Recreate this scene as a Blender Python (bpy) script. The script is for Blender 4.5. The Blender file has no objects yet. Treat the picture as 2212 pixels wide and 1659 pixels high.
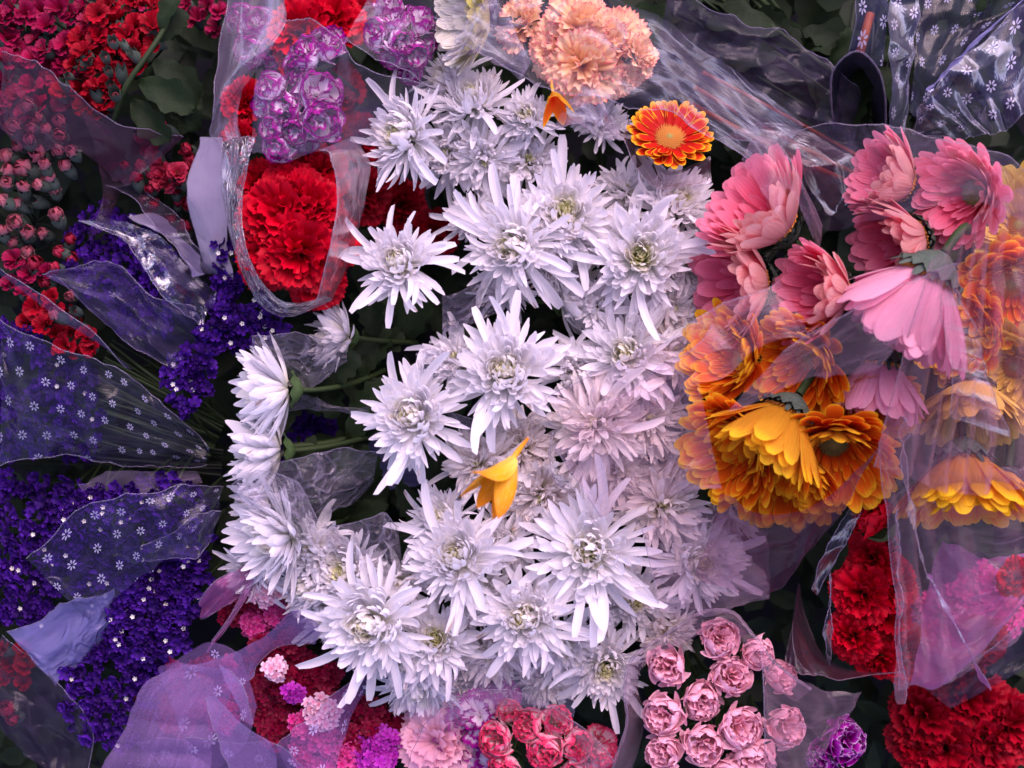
import bpy, math, random
from mathutils import Vector, Matrix, noise, Quaternion

random.seed(7)
SC = bpy.context.scene
COL = SC.collection
R_ = math.radians
H = 1.7            # camera height over the bed of flowers
W0 = 1.0           # metres across the frame at z = 0

# ------------------------------------------------------------------ camera, light, exposure
cam = bpy.data.cameras.new('camera')
cam.sensor_width = 36.0
cam.lens = 36.0 * H / W0
cam.clip_end = 50.0
cam.clip_start = 0.05
cam.dof.use_dof = True
cam.dof.focus_distance = H - 0.04
cam.dof.aperture_fstop = 3.2
co = bpy.data.objects.new('camera', cam)
co.location = (0, 0, H)
COL.objects.link(co)
SC.camera = co

SUN_EL, SUN_AZ = R_(52), R_(20)      # high and behind the far edge of the bed
w = bpy.data.worlds.new('World')
SC.world = w
w.use_nodes = True
nt = w.node_tree
bg = nt.nodes['Background']
sky = nt.nodes.new('ShaderNodeTexSky')
sky.sky_type = 'NISHITA'
sky.sun_disc = False
sky.sun_elevation = SUN_EL
sky.sun_rotation = SUN_AZ
sky.dust_density = 2.0
nt.links.new(sky.outputs[0], bg.inputs[0])
bg.inputs[1].default_value = 0.12
sun = bpy.data.lights.new('sun', 'SUN')
sun.energy = 1.0
sun.angle = R_(45)
sun.color = (1.0, 0.95, 0.9)
so = bpy.data.objects.new('sun', sun)
sd = Vector((math.sin(SUN_AZ) * math.cos(SUN_EL), math.cos(SUN_AZ) * math.cos(SUN_EL), math.sin(SUN_EL)))
so.rotation_euler = sd.to_track_quat('Z', 'Y').to_euler()
COL.objects.link(so)

vs = SC.view_settings
vs.view_transform = 'Standard'
vs.look = 'None'
vs.gamma = 1.0
vs.exposure = 1.58
vs.use_white_balance = True          # the camera's own cast: cool light left violet
vs.white_balance_temperature = 6700
vs.white_balance_tint = 50
cy = SC.cycles
cy.use_denoising = True
cy.max_bounces = 14
cy.diffuse_bounces = 8
cy.glossy_bounces = 3
cy.transmission_bounces = 6
cy.transparent_max_bounces = 40
cy.caustics_reflective = False
cy.caustics_refractive = False

# ------------------------------------------------------------------ placing
def P(u, v, z=0.0):
    """A point of the bed seen at (u, v) of a 2212 x 1659 picture, z metres above the bed."""
    k = (H - z) / H * W0 / 2212.0
    return Vector(((u - 1106.0) * k, -(v - 829.5) * k, z))

def M_(px, z=0.0):
    return px / 2212.0 * W0 * (H - z) / H

def link(o, parent=None):
    COL.objects.link(o)
    if parent is not None:
        o.parent = parent
    return o

def empty(name, M, parent=None):
    o = bpy.data.objects.new(name, None)
    o.empty_display_size = 0.01
    link(o, parent)
    o.matrix_basis = M
    return o

def part(name, mesh, M, parent):
    o = bpy.data.objects.new(name, mesh)
    link(o, parent)
    o.matrix_basis = M
    return o

def tag(o, label=None, cat=None, group=None, kind=None):
    if label: o['label'] = label
    if cat: o['category'] = cat
    if group: o['group'] = group
    if kind: o['kind'] = kind
    return o

def mesh_of(name, V, F, mat, uv=None, smooth=True):
    m = bpy.data.meshes.new(name)
    m.from_pydata(V, [], F)
    if mat: m.materials.append(mat)
    if uv is not None:
        lay = m.uv_layers.new(name='UVMap')
        idx = [0] * len(m.loops)
        m.loops.foreach_get('vertex_index', idx)
        flat = []
        for i in idx:
            flat.extend(uv[i])
        lay.data.foreach_set('uv', flat)
    if smooth:
        m.polygons.foreach_set('use_smooth', [True] * len(m.polygons))
    m.update()
    return m

def axis_matrix(loc, az, tilt, spin=0.0, sc=1.0):
    """Local Z points to the viewer tilted by tilt degrees towards picture angle az (0 right, 90 up)."""
    a, t = R_(az), R_(tilt)
    d = Vector((math.cos(a) * math.sin(t), math.sin(a) * math.sin(t), math.cos(t)))
    q = Vector((0, 0, 1)).rotation_difference(d)
    return Matrix.Translation(loc) @ q.to_matrix().to_4x4() @ Matrix.Rotation(spin, 4, 'Z') @ Matrix.Diagonal((sc, sc, sc, 1))

def rnd(a, b): return random.uniform(a, b)
def lerp(a, b, t): return a + (b - a) * t

# ------------------------------------------------------------------ materials
class NB:
    def __init__(s, mat):
        s.t = mat.node_tree; s.n = s.t.nodes; s.n.clear()
        s.out = s.n.new('ShaderNodeOutputMaterial')
    def node(s, kind, **kw):
        n = s.n.new(kind)
        for k, v in kw.items(): setattr(n, k, v)
        return n
    def set(s, sock, v):
        if hasattr(v, 'node'): s.t.links.new(v, sock)
        else: sock.default_value = v
    def m(s, op, a, b=0.0, c=None, clamp=False):
        n = s.n.new('ShaderNodeMath'); n.operation = op; n.use_clamp = clamp
        s.set(n.inputs[0], a); s.set(n.inputs[1], b)
        if c is not None: s.set(n.inputs[2], c)
        return n.outputs[0]
    def mix(s, f, a, b, blend='MIX'):
        n = s.n.new('ShaderNodeMix'); n.data_type = 'RGBA'; n.blend_type = blend
        s.set(n.inputs[0], f)
        s.set(n.inputs[6], a if hasattr(a, 'node') else (*a, 1)); s.set(n.inputs[7], b if hasattr(b, 'node') else (*b, 1))
        return n.outputs[2]
    def smooth(s, v, lo, hi):
        n = s.n.new('ShaderNodeMapRange'); n.interpolation_type = 'SMOOTHSTEP'
        s.set(n.inputs[0], v); n.inputs[1].default_value = lo; n.inputs[2].default_value = hi
        return n.outputs[0]
    def uv(s):
        n = s.n.new('ShaderNodeUVMap'); n.uv_map = 'UVMap'
        sp = s.n.new('ShaderNodeSeparateXYZ'); s.t.links.new(n.outputs[0], sp.inputs[0])
        return n.outputs[0], sp.outputs[0], sp.outputs[1]
    def noise(s, vec, scale, detail=2.0, rough=0.5, dist=0.0, stretch=None):
        if stretch:
            mp = s.n.new('ShaderNodeMapping'); mp.inputs['Scale'].default_value = stretch
            s.t.links.new(vec, mp.inputs[0]); vec = mp.outputs[0]
        n = s.n.new('ShaderNodeTexNoise'); n.inputs['Scale'].default_value = scale
        n.inputs['Detail'].default_value = detail; n.inputs['Roughness'].default_value = rough
        n.inputs['Distortion'].default_value = dist
        s.t.links.new(vec, n.inputs[0])
        return n.outputs[0]
    def surf(s, sh): s.t.links.new(sh, s.out.inputs[0])

def new_mat(name):
    m = bpy.data.materials.new(name); m.use_nodes = True
    return m, NB(m)

def petal_mat(name, base, mid, tip, edge=None, edge_at=0.75, back=None, streak=0.25, trans=0.3, rough=0.5,
              fleck=None, fleck_amt=0.0, vary=0.12, brown=0.0, stripes=None):
    m, b = new_mat(name)
    uvv, x, y = b.uv()
    oi = b.node('ShaderNodeObjectInfo')
    rndv = oi.outputs['Random']
    off = b.node('ShaderNodeVectorMath', operation='ADD')
    cmb = b.node('ShaderNodeCombineXYZ')
    b.set(cmb.inputs[0], b.m('MULTIPLY', rndv, 37.0)); b.set(cmb.inputs[1], b.m('MULTIPLY', rndv, 91.0)); b.set(cmb.inputs[2], b.m('MULTIPLY', rndv, 53.0))
    b.set(off.inputs[0], uvv); b.set(off.inputs[1], cmb.outputs[0])
    vec = off.outputs[0]
    c = b.mix(b.smooth(y, 0.0, 0.45), base, mid)
    c = b.mix(b.smooth(y, 0.45, 1.0), c, tip)
    st = b.noise(vec, 3.0, 3.0, 0.6, 0.3, (7.0, 0.7, 1.0))
    c = b.mix(b.m('MULTIPLY', b.smooth(st, 0.35, 0.75), streak), c, tuple(v * 0.55 for v in mid))
    if stripes:
        sn = b.noise(vec, 2.2, 2.0, 0.5, 0.8, (4.5, 1.0, 1.0))
        c = b.mix(b.m('MULTIPLY', b.smooth(sn, 0.5, 0.62), b.smooth(y, 0.25, 0.8)), c, stripes)
    if edge:
        ex = b.m('ABSOLUTE', b.m('SUBTRACT', b.m('MULTIPLY', x, 2.0), 1.0))
        e = b.m('MAXIMUM', y, b.m('MULTIPLY', ex, b.smooth(y, 0.15, 0.6)))
        en = b.m('ADD', e, b.m('MULTIPLY', b.m('SUBTRACT', st, 0.5), 0.35))
        c = b.mix(b.smooth(en, edge_at, edge_at + 0.2), c, edge)
    if fleck:
        fn = b.noise(vec, 9.0, 2.0)
        c = b.mix(b.m('MULTIPLY', b.smooth(fn, 0.55, 0.75), fleck_amt), c, fleck)
    if brown > 0:
        bn = b.noise(vec, 1.7, 3.0, 0.7)
        pick = b.m('GREATER_THAN', b.m('FRACT', b.m('MULTIPLY', rndv, 13.7)), 1.0 - brown)
        c = b.mix(b.m('MULTIPLY', b.m('MULTIPLY', b.smooth(b.m('ADD', b.m('MULTIPLY', y, 0.5), bn), 0.92, 1.08), pick), 0.8), c, (0.36, 0.2, 0.11))
    val = b.m('ADD', 1.0 - vary, b.m('MULTIPLY', rndv, vary * 1.3))
    hsv = b.node('ShaderNodeHueSaturation')
    b.set(hsv.inputs['Value'], val); b.set(hsv.inputs['Color'], c)
    hsv.inputs['Hue'].default_value = 0.5
    c = hsv.outputs[0]
    if back:
        g = b.node('ShaderNodeNewGeometry')
        bc = b.mix(b.m('MULTIPLY', b.smooth(st, 0.35, 0.75), 0.5), back, tuple(v * 0.7 for v in back))
        if edge: bc = b.mix(b.smooth(b.m('ADD', y, b.m('MULTIPLY', b.m('SUBTRACT', st, 0.5), 0.3)), 0.8, 1.0), bc, edge)
        c = b.mix(g.outputs['Backfacing'], c, bc)
    bp = b.node('ShaderNodeBump'); bp.inputs['Strength'].default_value = 0.35; bp.inputs['Distance'].default_value = 0.0012
    gro = b.m('SINE', b.m('MULTIPLY', x, 26.0))
    b.set(bp.inputs['Height'], b.m('ADD', b.m('MULTIPLY', gro, 0.3), st))
    pr = b.node('ShaderNodeBsdfPrincipled')
    b.set(pr.inputs['Base Color'], c); pr.inputs['Roughness'].default_value = rough
    pr.inputs['Specular IOR Level'].default_value = 0.16
    b.t.links.new(bp.outputs[0], pr.inputs['Normal'])
    tr = b.node('ShaderNodeBsdfTranslucent'); b.set(tr.inputs[0], c)
    mx = b.node('ShaderNodeMixShader'); mx.inputs[0].default_value = trans
    b.t.links.new(pr.outputs[0], mx.inputs[1]); b.t.links.new(tr.outputs[0], mx.inputs[2])
    b.surf(mx.outputs[0])
    return m

def green_mat(name, a, bcol, rough=0.5, scale=40.0, trans=0.12):
    m, b = new_mat(name)
    tc = b.node('ShaderNodeTexCoord'); oi = b.node('ShaderNodeObjectInfo')
    n1 = b.noise(tc.outputs['Object'], scale, 4.0, 0.6)
    c = b.mix(b.smooth(n1, 0.3, 0.7), a, bcol)
    hsv = b.node('ShaderNodeHueSaturation'); b.set(hsv.inputs['Color'], c)
    b.set(hsv.inputs['Value'], b.m('ADD', 0.7, b.m('MULTIPLY', oi.outputs['Random'], 0.6)))
    bp = b.node('ShaderNodeBump'); bp.inputs['Strength'].default_value = 0.4; bp.inputs['Distance'].default_value = 0.001
    b.set(bp.inputs['Height'], b.noise(tc.outputs['Object'], scale * 3, 2.0))
    pr = b.node('ShaderNodeBsdfPrincipled'); b.set(pr.inputs['Base Color'], hsv.outputs[0]); pr.inputs['Roughness'].default_value = rough
    pr.inputs['Specular IOR Level'].default_value = 0.15
    b.t.links.new(bp.outputs[0], pr.inputs['Normal'])
    tr = b.node('ShaderNodeBsdfTranslucent'); b.set(tr.inputs[0], hsv.outputs[0])
    mx = b.node('ShaderNodeMixShader'); mx.inputs[0].default_value = trans
    b.t.links.new(pr.outputs[0], mx.inputs[1]); b.t.links.new(tr.outputs[0], mx.inputs[2])
    b.surf(mx.outputs[0])
    return m

def film_mat(name, col, haze=0.25, haze_var=0.25, gloss=0.2, rough=0.18, crumple=0.5, crumple_scale=30.0, streak=(2.0, 30.0, 1.0),
             tint=(1, 1, 1), daisy=False, pitch=0.026, dsize=0.0052, weave=False, dcol=(0.75, 0.75, 0.85)):
    """Clear or milky wrapping film: a see-through sheet with a thin scattering haze and a glossy surface full of small creases."""
    m, b = new_mat(name)
    uvv, x, y = b.uv()
    n_str = b.noise(uvv, 6.0, 4.0, 0.6, 0.6, streak)
    n_big = b.noise(uvv, 9.0, 3.0, 0.6, 0.4)
    vor = b.node('ShaderNodeTexVoronoi', feature='DISTANCE_TO_EDGE'); vor.inputs['Scale'].default_value = crumple_scale
    dn = b.node('ShaderNodeTexNoise'); dn.inputs['Scale'].default_value = 8.0; b.set(dn.inputs[0], uvv)
    ad = b.node('ShaderNodeVectorMath', operation='MULTIPLY_ADD')
    b.set(ad.inputs[0], dn.outputs[1]); ad.inputs[1].default_value = (0.09, 0.09, 0.09); b.set(ad.inputs[2], uvv)
    b.set(vor.inputs[0], ad.outputs[0])
    crease = b.m('SUBTRACT', 1.0, b.smooth(vor.outputs[0], 0.0, 0.09))
    rdg = b.m('SUBTRACT', 1.0, b.smooth(b.m('ABSOLUTE', b.m('SUBTRACT', b.noise(uvv, crumple_scale * .5, 2.0, 0.5, 0.8), 0.5)), 0.0, 0.05))
    crease = b.m('MAXIMUM', rdg, b.m('MULTIPLY', crease, 0.5 if crumple > .8 else 0.0))
    wisp = b.m('MULTIPLY', b.smooth(n_str, 0.54, 0.74), b.smooth(b.noise(uvv, 14.0, 2.0), 0.4, 0.7))
    hgt = b.m('ADD', b.m('MULTIPLY', crease, 0.4 * crumple), b.m('ADD', b.m('MULTIPLY', n_str, 0.22), b.m('MULTIPLY', b.noise(uvv, 45.0, 3.0, 0.6, 1.0), 0.7 * crumple)))
    bp = b.node('ShaderNodeBump'); bp.inputs['Strength'].default_value = 0.9; bp.inputs['Distance'].default_value = 0.004 * (0.4 + crumple)
    b.set(bp.inputs['Height'], hgt)
    if not weave and haze < .5: haze *= .4
    fac = b.m('ADD', haze, b.m('MULTIPLY', b.m('SUBTRACT', b.m('ADD', b.m('MULTIPLY', n_str, 0.6), b.m('MULTIPLY', n_big, 0.4)), 0.5), haze_var * 1.3))
    fac = b.m('ADD', b.m('MAXIMUM', fac, 0.02), b.m('ADD', b.m('MULTIPLY', crease, 0.14 * crumple), b.m('MULTIPLY', wisp, 0.0 if weave else 1.1 * haze_var)))
    lw = b.node('ShaderNodeLayerWeight'); lw.inputs[0].default_value = 0.35
    fac = b.m('ADD', fac, b.m('MULTIPLY', lw.outputs['Facing'], 0.22))
    fac = b.m('MAXIMUM', b.m('MINIMUM', fac, 0.97), 0.02)
    colr = b.mix(0.0, col, col)
    if weave:
        wn = b.noise(uvv, 500.0, 2.0, 0.7)
        wn2 = b.noise(uvv, 60.0, 3.0, 0.7, 0.5, (1.0, 8.0, 1.0))
        colr = b.mix(b.smooth(b.m('ADD', b.m('MULTIPLY', wn, 0.6), b.m('MULTIPLY', wn2, 0.4)), 0.35, 0.7), tuple(v * 0.75 for v in col), col)
        fac = b.m('MINIMUM', b.m('ADD', fac, b.m('MULTIPLY', b.m('SUBTRACT', wn, 0.5), 0.25)), 0.97)
    if daisy:
        py = b.m('DIVIDE', y, pitch); row = b.m('FLOOR', py)
        px = b.m('ADD', b.m('DIVIDE', x, pitch), b.m('MULTIPLY', row, 0.5)); colm = b.m('FLOOR', px)
        wnz = b.node('ShaderNodeTexWhiteNoise', noise_dimensions='2D'); cv = b.node('ShaderNodeCombineXYZ')
        b.set(cv.inputs[0], row); b.set(cv.inputs[1], colm); b.set(wnz.inputs[0], cv.outputs[0])
        sp = b.node('ShaderNodeSeparateXYZ'); b.set(sp.inputs[0], wnz.outputs[1])
        lx = b.m('SUBTRACT', b.m('SUBTRACT', px, colm), b.m('ADD', 0.35, b.m('MULTIPLY', sp.outputs[0], 0.3)))
        ly = b.m('SUBTRACT', b.m('SUBTRACT', py, row), b.m('ADD', 0.35, b.m('MULTIPLY', sp.outputs[1], 0.3)))
        r = b.m('MULTIPLY', b.m('SQRT', b.m('ADD', b.m('MULTIPLY', lx, lx), b.m('MULTIPLY', ly, ly))), pitch / dsize)
        an = b.m('ARCTAN2', ly, lx)
        an = b.m('ADD', an, b.m('MULTIPLY', sp.outputs[2], 6.0))
        pet = b.m('COSINE', b.m('MULTIPLY', an, 7.0))
        outer = b.m('LESS_THAN', r, b.m('ADD', 0.75, b.m('MULTIPLY', pet, 0.25)))
        inner = b.m('GREATER_THAN', r, 0.3)
        gap = b.m('GREATER_THAN', pet, -0.25)
        mask = b.m('MULTIPLY', b.m('MULTIPLY', outer, inner), gap)
        fac = b.m('MAXIMUM', fac, b.m('MULTIPLY', mask, 0.85))
        colr = b.mix(mask, colr, dcol)
    df = b.node('ShaderNodeBsdfDiffuse'); b.set(df.inputs[0], colr)
    tl = b.node('ShaderNodeBsdfTranslucent'); b.set(tl.inputs[0], colr)
    b.t.links.new(bp.outputs[0], df.inputs['Normal'])
    m1 = b.node('ShaderNodeMixShader'); m1.inputs[0].default_value = 0.35
    b.t.links.new(df.outputs[0], m1.inputs[1]); b.t.links.new(tl.outputs[0], m1.inputs[2])
    tp = b.node('ShaderNodeBsdfTransparent'); tp.inputs[0].default_value = (*tint, 1)
    m2 = b.node('ShaderNodeMixShader'); b.set(m2.inputs[0], fac)
    b.t.links.new(tp.outputs[0], m2.inputs[1]); b.t.links.new(m1.outputs[0], m2.inputs[2])
    gl = b.node('ShaderNodeBsdfGlossy'); gl.inputs['Roughness'].default_value = rough
    b.t.links.new(bp.outputs[0], gl.inputs['Normal'])
    fr = b.node('ShaderNodeFresnel'); fr.inputs[0].default_value = 1.5; b.t.links.new(bp.outputs[0], fr.inputs['Normal'])
    m3 = b.node('ShaderNodeMixShader'); b.set(m3.inputs[0], b.m('MULTIPLY', fr.outputs[0], gloss * 1.8, clamp=True))
    b.t.links.new(m2.outputs[0], m3.inputs[1]); b.t.links.new(gl.outputs[0], m3.inputs[2])
    b.surf(m3.outputs[0])
    return m

WHITE = (0.86, 0.84, 0.86)
MAT = {}
MAT['mum'] = petal_mat('white chrysanthemum petal', (0.84, 0.84, 0.72), (0.90, 0.88, 0.89), (0.91, 0.88, 0.90), streak=0.16, trans=0.5, brown=0.07, vary=0.1)
MAT['mum_in'] = petal_mat('cream inner petal', (0.70, 0.74, 0.40), (0.88, 0.86, 0.76), (0.90, 0.87, 0.82), streak=0.12, trans=0.5, brown=0.05)
MAT['mum_core'] = petal_mat('green yellow core petal', (0.42, 0.50, 0.10), (0.72, 0.74, 0.32), (0.86, 0.84, 0.56), streak=0.2, trans=0.25)
MAT['mum_beige'] = petal_mat('faded cream petal', (0.74, 0.68, 0.5), (0.89, 0.82, 0.79), (0.91, 0.84, 0.80), streak=0.22, trans=0.45, brown=0.25)
MAT['pink'] = petal_mat('pink gerbera petal', (0.92, 0.05, 0.10), (0.95, 0.13, 0.23), (0.96, 0.30, 0.41), back=(0.80, 0.42, 0.38), streak=0.2, trans=0.55)
MAT['pink_pale'] = petal_mat('pale pink gerbera petal', (0.86, 0.14, 0.32), (0.92, 0.22, 0.42), (0.94, 0.34, 0.54), back=(0.82, 0.40, 0.50), streak=0.25, trans=0.5)
MAT['orange'] = petal_mat('orange gerbera petal', (0.88, 0.07, 0.004), (0.96, 0.15, 0.006), (0.97, 0.26, 0.008), edge=(0.96, 0.60, 0.015), edge_at=0.82, back=(0.72, 0.36, 0.02), streak=0.2, trans=0.55)
MAT['redorange'] = petal_mat('red orange gerbera petal', (0.36, 0.006, 0.002), (0.55, 0.012, 0.002), (0.64, 0.03, 0.003), edge=(0.90, 0.46, 0.01), edge_at=0.8, back=(0.65, 0.32, 0.05), streak=0.35, trans=0.2)
MAT['yellow'] = petal_mat('yellow gerbera petal', (0.75, 0.40, 0.04), (0.80, 0.50, 0.07), (0.85, 0.62, 0.12), back=(0.74, 0.48, 0.10), streak=0.3, trans=0.25)
MAT['cream'] = petal_mat('cream gerbera petal', (0.75, 0.6, 0.3), (0.84, 0.78, 0.60), (0.86, 0.82, 0.68), back=(0.48, 0.44, 0.12), streak=0.3, trans=0.25)
MAT['gold'] = petal_mat('golden lily petal', (0.86, 0.62, 0.10), (0.88, 0.40, 0.01), (0.80, 0.24, 0.005), streak=0.5, trans=0.25, fleck=(0.9, 0.6, 0.25), fleck_amt=0.3)
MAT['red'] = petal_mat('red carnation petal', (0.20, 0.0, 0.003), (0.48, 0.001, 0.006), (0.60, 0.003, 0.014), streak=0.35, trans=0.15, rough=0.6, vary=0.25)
MAT['red_dim'] = petal_mat('dimmed red carnation petal', (0.12, 0.0, 0.002), (0.26, 0.0, 0.005), (0.36, 0.001, 0.010), streak=0.35, trans=0.12, rough=0.6, vary=0.3)  # darker copy of red: shade of gaps and dim corners put into the colour
MAT['peach'] = petal_mat('peach carnation petal', (0.86, 0.42, 0.12), (0.93, 0.58, 0.26), (0.93, 0.62, 0.36), edge=(0.84, 0.08, 0.14), edge_at=0.88, streak=0.25, trans=0.3)
MAT['purple_white'] = petal_mat('white petal edged in purple', (0.90, 0.84, 0.88), (0.90, 0.80, 0.87), (0.88, 0.66, 0.82), edge=(0.36, 0.004, 0.23), edge_at=0.68, streak=0.03, trans=0.3, rough=0.7)
MAT['spray_pink'] = petal_mat('soft pink carnation petal', (0.90, 0.58, 0.62), (0.92, 0.50, 0.57), (0.92, 0.50, 0.58), edge=(0.84, 0.20, 0.32), edge_at=0.93, streak=0.2, trans=0.3)
MAT['rose_white'] = petal_mat('white petal tipped in rose', (0.88, 0.80, 0.78), (0.88, 0.62, 0.64), (0.82, 0.22, 0.32), edge=(0.76, 0.05, 0.13), edge_at=0.72, streak=0.15, trans=0.25)
MAT['bud_pink'] = petal_mat('small pink bud petal', (0.42, 0.36, 0.28), (0.50, 0.22, 0.22), (0.46, 0.08, 0.11), edge=(0.38, 0.02, 0.05), edge_at=0.9, streak=0.3, trans=0.2, vary=0.3)
MAT['bud_red'] = petal_mat('small red bud petal', (0.28, 0.06, 0.05), (0.36, 0.012, 0.03), (0.42, 0.03, 0.06), streak=0.3, trans=0.2, vary=0.3)  # kept dark so the colour carries the dimness of the left side
MAT['magenta'] = petal_mat('magenta red petal', (0.20, 0.003, 0.02), (0.28, 0.004, 0.035), (0.34, 0.010, 0.06), streak=0.3, trans=0.2, vary=0.35)  # base darkened: light falloff at the upper left is painted in here
MAT['purple_deep'] = petal_mat('purple petal edged white', (0.3, 0.0, 0.2), (0.3, 0.0, 0.22), (0.4, 0.02, 0.33), edge=(0.8, 0.7, 0.8), edge_at=0.9, streak=0.3)
MAT['statice'] = petal_mat('violet statice calyx', (0.016, 0.002, 0.05), (0.040, 0.004, 0.15), (0.070, 0.010, 0.25), streak=0.5, trans=0.2, vary=0.55, rough=0.7)  # violet taken darker to put the dim left edge into the colour
MAT['statice_white'] = petal_mat('white statice corolla', (0.8, 0.75, 0.5), (0.8, 0.78, 0.7), (0.8, 0.78, 0.7))
MAT['crimson'] = petal_mat('crimson sweet william petal', (0.14, 0.0, 0.01), (0.20, 0.001, 0.02), (0.26, 0.003, 0.03), streak=0.3, trans=0.15, vary=0.35)
MAT['hotpink'] = petal_mat('hot pink sweet william petal', (0.5, 0.01, 0.09), (0.62, 0.03, 0.2), (0.7, 0.08, 0.28), streak=0.3, trans=0.2, vary=0.3, edge=(0.75, 0.2, 0.35), edge_at=0.9)
MAT['palepink'] = petal_mat('pale pink sweet william petal', (0.8, 0.25, 0.34), (0.82, 0.4, 0.5), (0.84, 0.6, 0.68), streak=0.3, trans=0.25, vary=0.2)
MAT['violet'] = petal_mat('purple sweet william petal', (0.35, 0.01, 0.25), (0.45, 0.02, 0.36), (0.52, 0.05, 0.42), streak=0.3, trans=0.2, vary=0.3)
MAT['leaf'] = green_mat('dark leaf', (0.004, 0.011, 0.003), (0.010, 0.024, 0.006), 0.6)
MAT['stem'] = green_mat('green stem', (0.015, 0.034, 0.010), (0.03, 0.052, 0.016), 0.5)
MAT['stem_dark'] = green_mat('dark stem', (0.008, 0.012, 0.007), (0.018, 0.024, 0.014), 0.5)
MAT['calyx'] = green_mat('calyx green', (0.03, 0.07, 0.02), (0.06, 0.11, 0.04), 0.5)
MAT['calyx_grey'] = green_mat('grey green calyx', (0.04, 0.065, 0.045), (0.08, 0.11, 0.085), 0.5)
MAT['disc_orange'] = green_mat('orange disc floret', (0.55, 0.14, 0.02), (0.8, 0.36, 0.06), 0.6, 300)
MAT['disc_green'] = green_mat('green disc floret', (0.2, 0.22, 0.05), (0.42, 0.36, 0.1), 0.6, 300)
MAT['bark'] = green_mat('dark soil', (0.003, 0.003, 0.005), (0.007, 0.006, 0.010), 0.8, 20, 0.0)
MAT['orange_stem'] = green_mat('orange stalk', (0.20, 0.03, 0.01), (0.34, 0.08, 0.02), 0.5)

LAV = (0.62, 0.55, 0.80)
FILM = {}
FILM['clear'] = film_mat('clear cellophane', LAV, haze=0.06, haze_var=0.07, gloss=0.22, rough=0.2, crumple=0.2)
FILM['bare'] = film_mat('very clear film', LAV, haze=0.02, haze_var=0.02, gloss=0.06, rough=0.2, crumple=0.15)
FILM['topclear'] = film_mat('smoky clear film', (0.34, 0.28, 0.44), haze=0.08, haze_var=0.045, gloss=0.1, rough=0.22, crumple=0.3)
FILM['milky'] = film_mat('milky lavender film', (0.50, 0.38, 0.56), haze=0.36, haze_var=0.25, gloss=0.12, rough=0.22, crumple=0.3)
FILM['pinkish'] = film_mat('pink tinted film', (0.62, 0.38, 0.50), haze=0.16, haze_var=0.18, gloss=0.25, rough=0.22, crumple=0.3, streak=(3.0, 40.0, 1.0), tint=(1, 0.93, 0.96))
FILM['pinkstrong'] = film_mat('rosy pleated film', (0.62, 0.34, 0.44), haze=0.15, haze_var=0.2, gloss=0.2, rough=0.25, crumple=0.3, streak=(50.0, 3.0, 1.0), tint=(1, 0.92, 0.95))
FILM['maroon'] = film_mat('dark maroon film', (0.16, 0.05, 0.11), haze=0.3, haze_var=0.25, gloss=0.25, rough=0.25, crumple=0.4, tint=(0.75, 0.6, 0.68))
FILM['smoke'] = film_mat('smoky film over stems', (0.11, 0.09, 0.16), haze=0.26, haze_var=0.22, gloss=0.16, rough=0.2, crumple=0.5, tint=(0.75, 0.7, 0.8))
FILM['shiny'] = film_mat('crumpled shiny cellophane', (0.22, 0.18, 0.42), haze=0.12, haze_var=0.2, gloss=0.32, rough=0.13, crumple=0.6, crumple_scale=22, tint=(0.85, 0.82, 0.95))
FILM['crinkle'] = film_mat('crinkled clear scrap', (0.6, 0.54, 0.72), haze=0.12, haze_var=0.22, gloss=0.45, rough=0.15, crumple=1.3, crumple_scale=45)
FILM['daisy'] = film_mat('daisy print film', (0.10, 0.09, 0.20), haze=0.10, haze_var=0.15, gloss=0.3, rough=0.2, crumple=0.4, daisy=True, tint=(0.85, 0.85, 0.95), pitch=0.0245, dsize=0.0043, dcol=(0.34, 0.34, 0.48))
FILM['daisy_blue'] = film_mat('bluish daisy print film', (0.11, 0.10, 0.25), haze=0.42, haze_var=0.35, gloss=0.18, rough=0.28, crumple=0.5, daisy=True, pitch=0.026, dsize=0.0056, streak=(20.0, 3.0, 1.0), dcol=(0.55, 0.52, 0.66))
FILM['gauze'] = film_mat('lavender nonwoven wrap', (0.34, 0.20, 0.46), haze=0.46, haze_var=0.6, gloss=0.02, rough=0.6, crumple=0.1, weave=True)
FILM['gauze_thin'] = film_mat('thin mauve nonwoven wrap', (0.27, 0.15, 0.38), haze=0.34, haze_var=0.4, gloss=0.02, rough=0.6, crumple=0.1, weave=True, daisy=True, pitch=0.035, dsize=0.0055, dcol=(0.45, 0.36, 0.6))
FILM['paper'] = film_mat('off white paper', (0.27, 0.24, 0.33), haze=0.94, haze_var=0.1, gloss=0.1, rough=0.4, crumple=0.25)
FILM['black'] = film_mat('black plastic film', (0.010, 0.010, 0.018), haze=0.93, haze_var=0.04, gloss=0.12, rough=0.25, crumple=0.7)
FILM['lilac'] = film_mat('pale lilac patch', (0.22, 0.20, 0.46), haze=0.62, haze_var=0.3, gloss=0.4, rough=0.2, crumple=0.8)
FILM['magfilm'] = film_mat('magenta film', (0.40, 0.12, 0.30), haze=0.55, haze_var=0.3, gloss=0.25, rough=0.2, crumple=0.6, tint=(1, 0.8, 0.95))
FILM['hem'] = film_mat('film rim', (0.50, 0.42, 0.62), haze=0.30, haze_var=0.3, gloss=0.3, rough=0.15, crumple=0.1)
FILM['hem_pink'] = film_mat('rosy film rim', (0.50, 0.28, 0.4), haze=0.3, haze_var=0.3, gloss=0.4, rough=0.2, crumple=0.1)

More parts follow.
